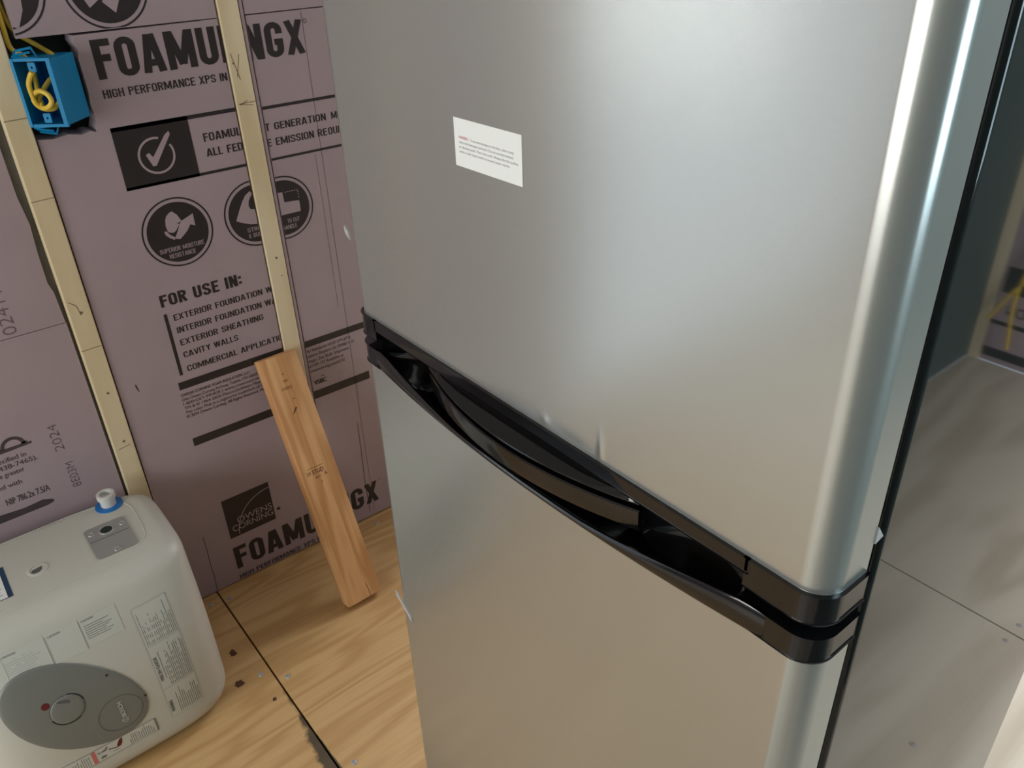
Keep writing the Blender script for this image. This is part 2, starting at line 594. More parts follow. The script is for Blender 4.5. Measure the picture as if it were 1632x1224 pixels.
def glyph(ch, t):
    w = 0.46
    h = t / 2
    l, r, m = h, w - h, w / 2
    rx = r - m
    ry = rx * 1.0
    b, top, mid = h, 1 - h, 0.5
    full = lambda: arc_pts(m, top - ry, rx, ry, 0, 180) + arc_pts(m, b + ry, rx, ry, 180, 360)
    if ch in 'OQ': return w, [full() + [full()[0]]]
    if ch == 'C': return w, [[(r, 0.66)] + arc_pts(m, top - ry, rx, ry, 0, 180) + arc_pts(m, b + ry, rx, ry, 180, 360) + [(r, 0.34)]]
    if ch == 'G': return w, [[(r, 0.66)] + arc_pts(m, top - ry, rx, ry, 0, 180) + arc_pts(m, b + ry, rx, ry, 180, 360) + [(r, 0.52)], [(m, 0.52 - h), (w, 0.52 - h)]]
    if ch == 'U': return w, [[(l, 1)] + arc_pts(m, b + ry, rx, ry, 180, 360) + [(r, 1)]]
    if ch == 'S': return w, [[(r, 0.70)] + arc_pts(m, top - ry, rx, ry, 0, 180) + [(l, 0.68), (l + 0.06, 0.56), (r - 0.06, 0.44), (r, 0.32)] + arc_pts(m, b + ry, rx, ry, 360, 180) + [(l, 0.30)]]
    if ch == 'F': return w * 0.86, [[(l, 0), (l, 1)], [(t, 1 - h), (w * 0.86, 1 - h)], [(t, 0.53), (w * 0.78, 0.53)]]
    if ch == 'E': return w * 0.86, [[(l, 0), (l, 1)], [(t, 1 - h), (w * 0.86, 1 - h)], [(t, 0.52), (w * 0.78, 0.52)], [(t, h), (w * 0.86, h)]]
    if ch == 'L': return w * 0.82, [[(l, 0), (l, 1)], [(t, h), (w * 0.82, h)]]
    if ch == 'I': return t, [[(h, 0), (h, 1)]]
    if ch == 'H': return w, [[(l, 0), (l, 1)], [(r, 0), (r, 1)], [(t, 0.52), (w - t, 0.52)]]
    if ch == 'T': return w, [[(m, 0), (m, 1 - t)], [(0, 1 - h), (w, 1 - h)]]
    if ch == 'N': return w * 1.04, [[(l, 0), (l, 1)], [(w * 1.04 - h, 0), (w * 1.04 - h, 1)], [(l + h * 0.3, 1 - h * 0.4), (w * 1.04 - h * 1.3, h * 0.4)]]
    if ch == 'M': return w * 1.45, [[(l, 0), (l, 1)], [(w * 1.45 - h, 0), (w * 1.45 - h, 1)], [(l + h * 0.3, 1), (w * 0.725, 0.12)], [(w * 1.45 - h * 1.3, 1), (w * 0.725, 0.12)]]
    if ch == 'A': return w * 1.1, [[(h * 0.9, 0), (w * 0.55 - h * 0.35, 1)], [(w * 1.1 - h * 0.9, 0), (w * 0.55 + h * 0.35, 1)], [(w * 0.28, 0.26), (w * 0.82, 0.26)]]
    if ch == 'V': return w * 1.06, [[(h * 0.9, 1), (w * 0.53 - h * 0.3, 0)], [(w * 1.06 - h * 0.9, 1), (w * 0.53 + h * 0.3, 0)]]
    if ch == 'W': return w * 1.5, [[(h * 0.9, 1), (w * 0.4, 0)], [(w * 0.75, 1), (w * 0.4, 0)], [(w * 0.75, 1), (w * 1.1, 0)], [(w * 1.5 - h * 0.9, 1), (w * 1.1, 0)]]
    if ch == 'X': return w * 1.06, [[(h * 0.95, 1), (w * 1.06 - h * 0.95, 0)], [(w * 1.06 - h * 0.95, 1), (h * 0.95, 0)]]
    if ch == 'Y': return w * 1.06, [[(w * 0.53, 0), (w * 0.53, 0.45)], [(h * 0.95, 1), (w * 0.53, 0.42)], [(w * 1.06 - h * 0.95, 1), (w * 0.53, 0.42)]]
    if ch == 'D': return w, [[(l, 0), (l, 1)], [(t, 1 - h)] + arc_pts(m, top - ry, rx, ry, 90, 0) + arc_pts(m, b + ry, rx, ry, 0, -90) + [(t, h)]]
    if ch in 'PRB':
        k = 0.27
        st = [[(l, 0), (l, 1)], [(t, 1 - h)] + arc_pts(m, 0.73, rx, k - h, 90, -90) + [(t, 0.46 + h)]]
        if ch == 'R': st.append([(w * 0.52, 0.46), (r + h * 0.1, 0)])
        if ch == 'B': st.append([(t, 0.46)] + arc_pts(m, 0.25, rx, 0.25 - h + 0.0, 90, -90) + [(t, h)])
        return w, st
    if ch == 'K': return w, [[(l, 0), (l, 1)], [(r, 1), (t, 0.45)], [(w * 0.5, 0.58), (r, 0)]]
    if ch == ':': return t * 1.1, [[(h, 0.12), (h, 0.12 + t * 1.2)], [(h, 0.58), (h, 0.58 + t * 1.2)]]
    if ch == '&': return w, [[(r, 0.0), (l + 0.05, 0.72)] + arc_pts(m - 0.02, 0.80, rx * 0.6, 0.14, 180, 0) + [(l, 0.3)] + arc_pts(m - 0.02, 0.2, rx, 0.14, 180, 330)]
    return 0.24, []


def caps(P, s, u0, u1, v, h, t=0.15, lift=0):
    """Condensed capitals on the baseline v from u0 to u1."""
    gap = 0.075
    cells = [glyph(c, t) for c in s]
    tot = sum(c[0] for c in cells) + gap * (len(s) - 1)
    kx = (u1 - u0) / tot
    x = 0.0
    # keep vertical and horizontal strokes alike after stretching
    for ci, (w, strokes) in enumerate(cells):
        for si, st in enumerate(strokes):
            n = len(st)
            closed = n > 2 and st[0] == st[-1]
            A, B = [], []
            lk = lift + 0.14 * si
            for i in range(n):
                p0 = st[i - 1] if i > 0 else (st[-2] if closed else None)
                p1 = st[i]
                p2 = st[i + 1] if i < n - 1 else (st[1] if closed else None)
                d = []
                for a, b in ((p0, p1), (p1, p2)):
                    if a is None or b is None: continue
                    l = math.hypot(b[0] - a[0], b[1] - a[1])
                    if l > 1e-9: d.append(((b[0] - a[0]) / l, (b[1] - a[1]) / l))
                tx, ty = sum(q[0] for q in d), sum(q[1] for q in d)
                l = math.hypot(tx, ty) or 1
                nx, ny = -ty / l, tx / l
                for Q, sg in ((A, 1), (B, -1)):
                    px, py = p1[0] + sg * nx * t / 2, p1[1] + sg * ny * t / 2
                    py = min(1.0, max(0.0, py))
                    Q.append(P.bm.verts.new(P.mp(u0 + (x + px) * kx, v + py * h, lk)))
            for i in range(n - 1):
                P.bm.faces.new((A[i], A[i + 1], B[i + 1], B[i]))
        x += w + gap


# ================================================================== SETTING
YW = 1.593                      # room face of the foam on the back wall
ZC = 2.35
X0, X1, YF = -2.6, 2.772, -0.63

# ---- floor: subfloor + plywood sheets with open joints, screws in the sheets
floor = finish('floor', box((X0, YF, -0.06), (X1, 1.70, -0.019)), M_SUB)
tag(floor, 'yellow plywood floor of butted sheets with dark joints', kind='structure')
sheets = []
for a, b in ((-2.598, -0.905), (-0.902, 0.3148), (0.3186, 1.6035), (1.607, 2.77)):
    for y0, y1 in ((YF + 0.002, 0.3625), (0.3655, 1.70)):
        sheets.append(finish('plywood_sheet', box((a, y0, -0.0188), (b, y1, 0.0), 0.0008, 1), M_FLOOR_PALE if y0 < 0 or a > 1 or a < -1 else M_FLOOR, floor))


def screw(x, y, par):
    bm = bmesh.new()
    add_lathe(bm, [(0.0, 0.0006), (0.0028, 0.0004), (0.0034, 0.0018), (0.0052, 0.0015), (0.0060, 0.0003), (0.0060, -0.004), (0.0, -0.006)], (x, y, 0.0), 10)
    return finish('screw', bm, M_SCREW, par, 30)


for x, y in ((0.294, 1.294), (0.289, 1.562)):
    screw(x, y, sheets[3])
for x, y in ((0.337, 1.251), (0.331, 1.555), (0.741, 1.560), (0.345, 0.98)):
    screw(x, y, sheets[5])
for x, y in ((1.185, 0.031), (1.575, 0.03)):
    screw(x, y, sheets[4])
for x, y in ((1.64, 0.03),):
    screw(x, y, sheets[6])
# knots that have a shape of their own in the two sheets by the heater
for x, y, r, k in ((0.249, 1.300, 0.013, 1.5), (0.272, 1.388, 0.009, 2.2), (0.290, 1.215, 0.006, 1.5)):
    bm = bmesh.new()
    c = bm.verts.new((x, y, 0.0004))
    P = []
    for i in range(14):
        t = 2 * math.pi * i / 14
        rr = r * (0.75 + 0.5 * random.random())
        P.append(bm.verts.new((x + rr * math.cos(t) * 0.8, y + rr * math.sin(t) * k * 0.55, 0.0003)))
    for i in range(14):
        bm.faces.new((c, P[i], P[(i + 1) % 14]))
    finish('knot', bm, M_KNOT_D, sheets[3])

ceiling = finish('ceiling', box((X0, YF, ZC), (X1, 1.70, ZC + 0.05)), M_CEIL)
tag(ceiling, 'plywood ceiling above the room', kind='structure')

# ---- back wall: sheathing, studs, foam boards between the studs
bm = bmesh.new()
for a, b, z0, z1 in ((X0, -2.46, 0, ZC), (-2.46, -0.74, 2.15, ZC), (-0.74, 1.462, 0, ZC), (1.462, 2.232, 0, 0.9), (1.462, 2.232, 2.0, ZC), (2.232, X1, 0, ZC)):
    add_box(bm, (a, 1.683, z0), (b, 1.70, z1))
wall_back = finish('wall_back', bm, M_SHEATH)
tag(wall_back, 'mauve foam insulated wall with pale wooden studs', kind='structure')
studs_x = [(-2.59, -2.552), (-0.738, -0.70), (-0.60, -0.562), (-0.197, -0.159), (0.204, 0.2425), (0.5955, 0.6345), (1.016, 1.054), (1.422, 1.46), (2.234, 2.272), (2.64, 2.678)]
stud_objs = []
for i, (a, b) in enumerate(studs_x):
    yf = 1.5885
    stud_objs.append(finish('stud', box((a, yf, 0.0), (b, 1.683, ZC), 0.0015, 1), M_STUD, wall_back))
studs_l, studs_m = stud_objs[4], stud_objs[5]
# pencil marks and nail holes on the two studs in view
mapS = lambda y: (lambda u, v, l: (u, y - 0.0004 - 0.0002 * l, v))
pr = Print(mapS(1.5885))
for z in (1.125, 0.99, 0.70):
    pr.line([(0.2045, z), (0.2425, z + 0.001)], 0.0012)
pr.line([(0.210, 0.80), (0.221, 0.79), (0.224, 0.77)], 0.0012)
pr.line([(0.212, 0.47), (0.235, 0.474)], 0.0012)
for z in (0.775, 0.485, 0.60): pr.disc(0.2255, z, 0.0028, 10, sx=1.0)
pr.done('pencil_mark', M_PENCIL, studs_l)
pr = Print(mapS(1.5885))
pr.line([(0.602, 1.183), (0.612, 1.135)], 0.0011); pr.line([(0.618, 1.18), (0.607, 1.14)], 0.0011)
pr.line([(0.599, 1.092), (0.633, 1.093)], 0.0012); pr.line([(0.602, 1.090), (0.618, 1.097)], 0.0012); pr.line([(0.602, 1.091), (0.628, 1.087)], 0.001)
pr.disc(0.616, 0.776, 0.0028, 10); pr.disc(0.6205, 0.735, 0.0016, 8); pr.disc(0.604, 1.165, 0.002, 8)
pr.done('pencil_mark', M_PENCIL, studs_m)


def foam(pts, y0=YW, y1=1.645, name='foam_board', par=None):
    bm = bmesh.new()
    add_prism(bm, pts, y0, y1, XZ)
    bm.faces.ensure_lookup_table()
    o = finish(name, bm, [M_FOAM, M_FOAM_EDGE], par or wall_back)
    for p in o.data.polygons:
        if abs(p.normal.y) < 0.5: p.material_index = 1
    return o


def rp(a, b, z0, z1):
    return [(a, z0), (b, z0), (b, z1), (a, z1)]


# middle bay: lower board with the rough notch cut round the outlet box, upper board
low_mid = foam([(0.2455, 0.004), (0.5925, 0.004), (0.5925, 1.2425), (0.3445, 1.2405), (0.3425, 1.2300), (0.3475, 1.2180), (0.3440, 1.2050), (0.3450, 1.1500), (0.3425, 1.1300),
                (0.3460, 1.1000), (0.3400, 1.0850), (0.3300, 1.0880), (0.3150, 1.0845), (0.2950, 1.0890), (0.2700, 1.0850), (0.2455, 1.0880)])
up_mid = foam([(0.2615, 1.2445), (0.5925, 1.2440), (0.5925, 2.34), (0.256, 2.34)])
finish('gap_filler', box((0.1850, 1.612, 0.004), (0.2038, 1.682, 2.34)), M_FILLER, wall_back)
strip = foam(rp(0.6365, 0.6425, 0.004, 2.34), 1.591, name='foam_strip')
right_low = foam(rp(0.6455, 1.014, 0.004, 1.2425))
right_up = foam(rp(0.6455, 1.014, 1.2445, 2.34))
left_low = foam(rp(-0.157, 0.198, 0.004, 0.7575), 1.604)
left_up = foam([(-0.157, 0.7590), (0.197, 0.7590), (0.195, 0.82), (0.190, 0.84), (0.191, 0.90), (0.194, 0.95), (0.189, 1.0), (0.1905, 2.34), (-0.157, 2.34)], 1.604)
for (a, b) in ((-0.56, -0.199), (-0.698, -0.602), (1.056, 1.42), (2.274, 2.638)):
    foam(rp(a, b, 0.004, 2.34))
# wall below / above / beside the back window
foam(rp(-2.55, -2.46, 0.004, 2.34)); foam(rp(-2.458, -0.742, 2.15, 2.34)); foam(rp(1.462, 2.232, 0.004, 0.9)); foam(rp(1.462, 2.232, 2.0, 2.34))

# ---- print on the boards
mapW = lambda y: (lambda u, v, l: (u, y - 0.0004 - 0.0003 * l, v))


P1 = Print(mapW(YW))
K1 = Print(mapW(YW))            # bare foam showing inside dark shapes
caps(P1, 'FOAMULAR', 0.3675, 0.3675 + 0.335, 1.1675, 0.0635, 0.175)
caps(P1, 'HIGH PERFORMANCE XPS IN', 0.3668, 0.5890, 1.1365, 0.0140, 0.135)
P1.rect(0.3625, 1.0795, 0.5925, 1.0868); P1.rect(0.3625, 0.974, 0.5925, 0.9795)
P1.rect(0.3625, 0.974, 0.4990, 1.0868)
K1.ring(0.4295, 1.0268, 0.0295, 0.0335, 40, math.radians(72), math.radians(72 + 318), 1)
K1.poly([(0.4105, 1.0310), (0.4170, 1.0340), (0.4225, 1.0250), (0.4520, 1.0610), (0.4600, 1.0660), (0.4615, 1.0600), (0.4250, 1.0090), (0.4185, 1.0090)], 1)
caps(P1, 'FOAMULAR IS', 0.5208, 0.5208 + 0.1235, 1.0348, 0.0155, 0.14)
caps(P1, 'ALL FEDERAL', 0.5203, 0.5203 + 0.119, 1.0065, 0.0150, 0.14)


def badge(P, K, cx, cz, r):
    P.ring(cx, cz, r * 0.955, r, 56)
    P.disc(cx, cz, r * 0.865, 48)


badge(P1, K1, 0.4335, 0.8780, 0.0680)
# moisture badge: drop + arrow
K1.poly([(0.4183, 0.9132), (0.4250, 0.9185), (0.4308, 0.9204), (0.4389, 0.9114), (0.4443, 0.8988), (0.4376, 0.8908), (0.4300, 0.8820), (0.4254, 0.8792), (0.4190, 0.8805), (0.4147, 0.8835), (0.4132, 0.8952), (0.4150, 0.9060)], 1)
K1.poly([(0.4241, 0.8671), (0.4320, 0.8790), (0.4399, 0.8935), (0.4348, 0.8947), (0.4685, 0.9076), (0.4682, 0.8832), (0.4591, 0.8877), (0.4520, 0.8780), (0.4440, 0.8712), (0.4343, 0.8638)], 1)
K1.poly([(0.4080, 0.8850), (0.4120, 0.8850), (0.4180, 0.8760), (0.4270, 0.8690), (0.4235, 0.8650), (0.4150, 0.8710), (0.4090, 0.8780)], 1)
caps(K1, 'SUPERIOR MOISTURE', 0.3905, 0.4775, 0.8432, 0.0088, 0.12, 1)
caps(K1, 'RESISTANCE', 0.4065, 0.4575, 0.8300, 0.0088, 0.12, 1)
# strong & durable badge, cut by the stud
badge(P1, K1, 0.5945, 0.8775, 0.0680)
K1.poly([(0.5493, 0.8715), (0.5605, 0.8923), (0.5690, 0.9070), (0.5778, 0.9183), (0.5888, 0.9251), (0.5922, 0.9184), (0.5860, 0.9110), (0.5827, 0.9056), (0.5807, 0.8960), (0.5837, 0.8885), (0.6021, 0.8852), (0.5996, 0.8550), (0.5791, 0.8580), (0.5631, 0.8640)], 1)
caps(K1, 'STRONG', 0.5685, 0.612, 0.8425, 0.0088, 0.12, 1)
caps(K1, '& DURABLE', 0.5690, 0.620, 0.8300, 0.0088, 0.12, 1)
caps(P1, 'FOR USE IN:', 0.3666, 0.5350, 0.7378, 0.0250, 0.17)
for s, xe, zb in (('EXTERIOR FOUNDATION WALLS', 0.637, 0.7035), ('INTERIOR FOUNDATION WALLS', 0.629, 0.6752), ('EXTERIOR SHEATHING', 0.5640, 0.6472), ('CAVITY WALLS', 0.5014, 0.6190), ('COMMERCIAL APPLICATIONS', 0.6190, 0.5868)):
    caps(P1, s, 0.3838, xe, zb, 0.0132, 0.13)
P1.rect(0.3662, 0.583, 0.3727, 0.7226)
P1.rect(0.3582, 0.5505, 0.5925, 0.5680)
P1.rect(0.3563, 0.4095, 0.5925, 0.4295)
P1.rect(0.3790, 0.1318, 0.4938, 0.2436)
K1.ring(0.4950, 0.1360, 0.0915, 0.0935, 20, math.radians(92), math.radians(180), 1)
K1.text('OWENS', 0.4040, 0.4905, 0.1672, 0.0165, 0.004, 1)
K1.text('CORNING', 0.3890, 0.4900, 0.1478, 0.0165, 0.004, 1)
P1.disc(0.5052, 0.1570, 0.0045, 16)
caps(P1, 'FOAMULAR', 0.3772, 0.3772 + 0.345, 0.0385, 0.0650, 0.175)
caps(P1, 'HIGH PERFORMANCE XPS I', 0.3768, 0.5890, 0.0068, 0.0130, 0.135)
lo_a = P1.done('printed_lettering', M_INK, low_mid)
lo_b = K1.done('print_cutout', M_FOAM, low_mid)
P2 = Print(mapW(YW))
fine = ['OWENS CORNING FOAM INSULATION, LLC', 'One Owens Corning Parkway, Toledo, OH 43659', '1-800-GET-PINK® | www.owenscorning.com', 'TM & © 1964-2024 Metro-Goldwyn-Mayer Studios Inc.', 'The color Pink is a registered trademark of Owens Corning', '© 2024 Owens Corning. All Rights Reserved. Made in U.S.A.']
for i, (s, xe) in enumerate(zip(fine, (0.5085, 0.525, 0.555, 0.585, 0.588, 0.575))):
    P2.text(s, 0.3570, xe, 0.5340 - 0.01045 * i, 0.0068, 0.02 if i in (0, 5) else 0.006)
lo_c = P2.done('printed_lettering', M_INK_SOFT, low_mid)
# fine cracks in the face of the foam
P3 = Print(mapW(YW))
P3.line([(0.3205, 0.172), (0.3210, 0.130), (0.3195, 0.085), (0.3205, 0.050), (0.3180, 0.006)], 0.0014)
P3.line([(0.560, 1.2425), (0.45, 1.2428)], 0.001)
P3.done('crack', M_INK, low_mid)
# gouge at the left edge of the middle board
P3 = Print(mapW(YW))
P3.poly([(0.279, 0.598), (0.2805, 0.590), (0.2825, 0.578), (0.2805, 0.580), (0.2775, 0.592)])
P3.done('gouge', M_INK, low_mid)

# upper board: two round badges cut off by the seam
P4 = Print(mapW(YW)); K4 = Print(mapW(YW))
badge(P4, K4, 0.255, 1.3175, 0.0685)
badge(P4, K4, 0.4150, 1.3120, 0.0685)
K4.poly([(0.248, 1.29), (0.262, 1.262), (0.270, 1.259), (0.283, 1.285), (0.290, 1.34), (0.25, 1.34)], 1)
K4.poly([(0.377, 1.292), (0.3830, 1.2790), (0.4080, 1.2960), (0.4180, 1.312), (0.39, 1.33), (0.372, 1.31)], 1)
K4.poly([(0.4040, 1.2865), (0.4220, 1.2680), (0.4340, 1.2920), (0.432, 1.31), (0.42, 1.305)], 1)
P4.bm.verts.ensure_lookup_table()
o = P4.done('printed_lettering', M_INK, up_mid)
o2 = K4.done('print_cutout', M_FOAM, up_mid)


def clip_print(ob, lo, x=None):
    me = ob.data
    bm = bmesh.new(); bm.from_mesh(me)
    geom = bm.verts[:] + bm.edges[:] + bm.faces[:]
    off = ob.matrix_basis.translation
    bmesh.ops.bisect_plane(bm, geom=geom, plane_co=(0, 0, lo), plane_no=(0, 0, -1), clear_outer=True)
    if x is not None:
        bmesh.ops.bisect_plane(bm, geom=bm.verts[:] + bm.edges[:] + bm.faces[:], plane_co=(x, 0, 0), plane_no=(-1, 0, 0), clear_outer=True)
    bm.to_mesh(me); bm.free()


clip_print(o, 1.2455, 0.2618); clip_print(o2, 1.2455, 0.2618)
for q in (lo_a, lo_b, lo_c):          # the board ends at the stud
    bm = bmesh.new(); bm.from_mesh(q.data)
    bmesh.ops.bisect_plane(bm, geom=bm.verts[:] + bm.edges[:] + bm.faces[:], plane_co=(0.5923, 0, 0), plane_no=(1, 0, 0), clear_outer=True)
    bm.to_mesh(q.data); bm.free()


# board right of the middle stud
P5 = Print(mapW(YW)); K5 = Print(mapW(YW))
caps(P5, 'NGX', 0.6330, 0.7550, 1.1645, 0.0625, 0.175)
P5.ring(0.7620, 1.2225, 0.0030, 0.0040, 14)
P5.rect(0.6460, 1.0735, 0.9, 1.0795); P5.rect(0.6460, 0.9740, 0.9, 0.9790)
caps(P5, 'T GENERATION', 0.6440, 0.7775, 1.0325, 0.0142, 0.135); caps(P5, 'MEETS', 0.7900, 0.8400, 1.0325, 0.0142, 0.135)
caps(P5, 'E EMISSION RE', 0.6440, 0.7755, 1.0025, 0.0145, 0.135); caps(P5, 'QUIREMENTS', 0.7785, 0.885, 1.0025, 0.0145, 0.135)
badge(P5, K5, 0.6535, 0.8745, 0.0665)
K5.poly([(0.6430, 0.9086), (0.6561, 0.9076), (0.6568, 0.8862), (0.6899, 0.8835), (0.6895, 0.8601), (0.6430, 0.8606)], 1)
for k in range(6):
    K5.rect(0.6610 + 0.0052 * k, 0.9055, 0.6638 + 0.0052 * k, 0.9070, 1)
for k in range(3):
    K5.rect(0.6893, 0.9040 - 0.0060 * k, 0.6908, 0.9008 - 0.0060 * k, 1)
caps(K5, 'TO CUT', 0.6560, 0.6840, 0.8410, 0.0088, 0.12, 1)
caps(K5, 'HANDLE', 0.6450, 0.6760, 0.8285, 0.0088, 0.12, 1)
P5.rect(0.6460, 0.5475, 0.85, 0.5635)
P5.rect(0.6460, 0.4105, 0.795, 0.4315)
caps(P5, 'NGX', 0.6510, 0.7730, 0.0445, 0.0650, 0.175)
P5.text('TM', 0.7790, 0.7850, 0.1060, 0.0035, 0.01)
P5.text('VSBC', 0.6520, 0.6830, 0.4470, 0.0110, 0.06)
P5.text('TM', 0.6700, 0.6790, 0.4620, 0.0040, 0.01)
o = P5.done('printed_lettering', M_INK, right_low)
o2 = K5.done('print_cutout', M_FOAM, right_low)
clip_print(o, -1, 0.6458); clip_print(o2, -1, 0.6458)
P6 = Print(mapW(YW))
for i, (s, xe) in enumerate((('ity Standards HUD UM #71a', 0.760), ('uation Report UL ER8811-01', 0.767), ('ergo. See Bulk Shipment', 0.752), ('67-ER-157 Available at', 0.735), ('owenscorning.com/02/42', 0.737))):
    P6.text(s, 0.6475, xe, 0.5335 - 0.0130 * i, 0.0075, 0.006)
P6.done('printed_lettering', M_INK_SOFT, right_low)
P7 = Print(mapW(YW))
P7.line([(0.744, 0.30), (0.743, 0.21), (0.7405, 0.12), (0.742, 0.02)], 0.0013)
P7.done('crack', M_INK, right_low)
P7 = Print(mapW(YW))
P7.line([(0.757, 1.24), (0.755, 0.02)], 0.0009); P7.line([(0.742, 0.97), (0.741, 0.62)], 0.0007)
P7.done('score_line', M_DOT_INK, right_low)

# left board: end of a printed block and dot-matrix numbers
P8 = Print(mapW(1.604))
P8.ring(0.0430, 0.5480, 0.0150, 0.0215, 30, 0, math.pi); P8.ring(0.0000, 0.5480, 0.0150, 0.0215, 30, 0, math.pi)
P8.poly([(-0.10, 0.5365), (0.068, 0.5430), (0.0740, 0.5440), (0.0735, 0.5490), (0.066, 0.5470), (0.068, 0.5520), (0.0600, 0.5520), (0.055, 0.549), (-0.10, 0.549)])
P8.text('and is not specified in', -0.06, 0.0573, 0.5210, 0.0100, 0.006)
P8.text('call 1-800-438-7465).', -0.06, 0.0733, 0.5060, 0.0100, 0.006)
P8.text('whichever is the greater', -0.07, 0.0453, 0.4910, 0.0100, 0.006)
P8.text('to be provided with', -0.08, 0.0338, 0.4670, 0.0100, 0.006)
P8.text('NIP 786.2x 7.5/A', -0.0040, 0.0730, 0.4300, 0.0140, 0.012)
P8.poly([(-0.15, 0.3950), (0.0600, 0.3990), (0.0720, 0.4020), (0.0725, 0.4080), (0.055, 0.4150), (0.02, 0.412), (-0.02, 0.4150), (-0.15, 0.412)])
P8.done('printed_lettering', M_INK_SOFT, left_low)
P9 = Print(mapW(1.604))
P9.text('2024', 0.1220, 0.1820, 0.5060, 0.0160, -0.012, 0, 90)
P9.text('8E03M', 0.1280, 0.1880, 0.4150, 0.0150, -0.012, 0, 90)
P9.done('printed_lettering', M_DOT_INK, left_low)
P9 = Print(mapW(1.604))
P9.text('024110H', 0.1170, 0.2500, 0.7650, 0.0210, -0.014, 0, 90)
P9.done('printed_lettering', M_DOT_INK, left_up)

# ---- right end wall: what the shiny cabinet side mirrors
wall_right = finish('wall_right', box((X1 + 0.05, YF, 0.0), (X1 + 0.07, 1.70, ZC)), M_SHEATH)
tag(wall_right, 'far foam insulated end wall mirrored in the black cabinet side', kind='structure')
for y in (-0.628, -0.22, 0.19, 0.60, 1.0, 1.41):
    finish('stud', box((2.765, y, 0.0), (X1 + 0.05, y + 0.038, ZC), 0.0015, 1), M_STUD, wall_right)
mapR = lambda u, v, l: (2.7706 - 0.0003 * l, u, v)
for a, b in ((-0.588, -0.222), (-0.18, 0.188), (0.23, 0.598), (0.64, 0.998), (1.04, 1.408), (1.45, 1.59)):
    bm = box((2.771, a, 0.004), (X1 + 0.049, b, ZC - 0.01))
    fb = finish('foam_board', bm, M_FOAM, wall_right)
    p = Print(mapR)
    p.rect(a, 0.022, a + 0.15, 0.055); p.rect(a, 0.14, b - 0.03, 0.155); p.rect(a + 0.01, 0.255, b, 0.345)
    p.text('FOAMULAR', b - 0.02, b - 0.02 - 0.30, 0.70, 0.07, 0.02)
    p.text('XPS INSULATION', b - 0.03, a + 0.04, 0.18, 0.035, 0.01)
    p.done('printed_lettering', M_INK, fb)

# ---- front wall (behind the camera) with its window, left end wall with its window
bm = bmesh.new()
for a, b, z0, z1 in ((X0, 0.57, 0, ZC), (1.07, X1 + 0.05, 0, ZC), (0.57, 1.07, 0, 1.0), (0.57, 1.07, 2.0, ZC)):
    add_box(bm, (a, YF - 0.06, z0), (b, YF, z1))
wall_front = tag(finish('wall_front', bm, M_SHADE_WALL), 'sheathing wall behind the camera, its shadow painted in as dark green', kind='structure')
bm = bmesh.new()
for y0, y1, z0, z1 in ((YF, -0.34, 0, ZC), (0.84, 1.70, 0, ZC), (-0.34, 0.84, 0, 0.31), (-0.34, 0.84, 2.09, ZC)):
    add_box(bm, (X0 - 0.06, y0, z0), (X0, y1, z1))
wall_left = tag(finish('wall_left', bm, M_FOAM), 'plain foam end wall beyond the left of the frame', kind='structure')


def window(name, a, b, n, label):
    """frame round an opening; (a, b) opposite corners in the wall plane, n = axis of the wall normal"""
    bm = bmesh.new()
    w = 0.045
    o = [i for i in (0, 1, 2) if i != n]
    for side in range(2):
        for ax in range(2):
            p, q = list(a), list(b)
            k = o[ax]
            if side == 0: q[k] = a[k] + w
            else: p[k] = b[k] - w
            add_box(bm, p, q, 0.003, 1)
    f = finish(name, bm, M_FRAME)
    tag(f, label, kind='structure')
    p, q = list(a), list(b)
    c = (a[n] + b[n]) / 2
    p[n], q[n] = c - 0.002, c + 0.002
    for k in o:
        p[k] += w; q[k] -= w
    finish('pane', box(p, q), M_GLASS, f)


window('window_1', (X0 - 0.05, -0.34, 0.31), (X0 - 0.01, 0.84, 2.09), 0, 'tall end window left of the frame')
window('window_2', (0.57, YF - 0.05, 1.0), (1.07, YF - 0.01, 2.0), 1, 'window behind and right of the camera')
window('window_3', (-2.456, 1.64, 0.002), (-0.744, 1.67, 2.148), 1, 'wide glass door in the foam wall far left')
window('window_4', (1.464, 1.64, 0.902), (2.230, 1.67, 1.998), 1, 'window in the foam wall behind the refrigerator')

# ================================================================== REFRIGERATOR
FX, FYR, FYL = 0.380, 0.174, 0.768
fridge = empty('refrigerator', (0.70, 0.47, 0.0))
tag(fridge, 'tall stainless steel top-freezer refrigerator with black trim and glossy black sides', 'refrigerator')


def plan(x0, x1, y0, y1, r, seg=8):
    """rounded front corners (towards -X), square back"""
    P = [(x1, y0)]
    for k in range(seg + 1):
        t = math.radians(90 * k / seg)
        P.append((x0 + r - r * math.sin(t), y0 + r - r * math.cos(t)))
    for k in range(seg + 1):
        t = math.radians(90 * k / seg)
        P.append((x0 + r - r * math.cos(t), y1 - r + r * math.sin(t)))
    P.append((x1, y1))
    return P


def clip_y(P, lo, hi):
    out = []
    n = len(P)
    def cl(P, c, keep):
        o = []
        for i in range(len(P)):
            a, b = P[i], P[(i + 1) % len(P)]
            ia, ib = keep(a[1]), keep(b[1])
            if ia: o.append(a)
            if ia != ib:
                t = (c - a[1]) / (b[1] - a[1])
                o.append((a[0] + (b[0] - a[0]) * t, c))
        return o
    return cl(cl(P, lo, lambda y: y >= lo), hi, lambda y: y <= hi)


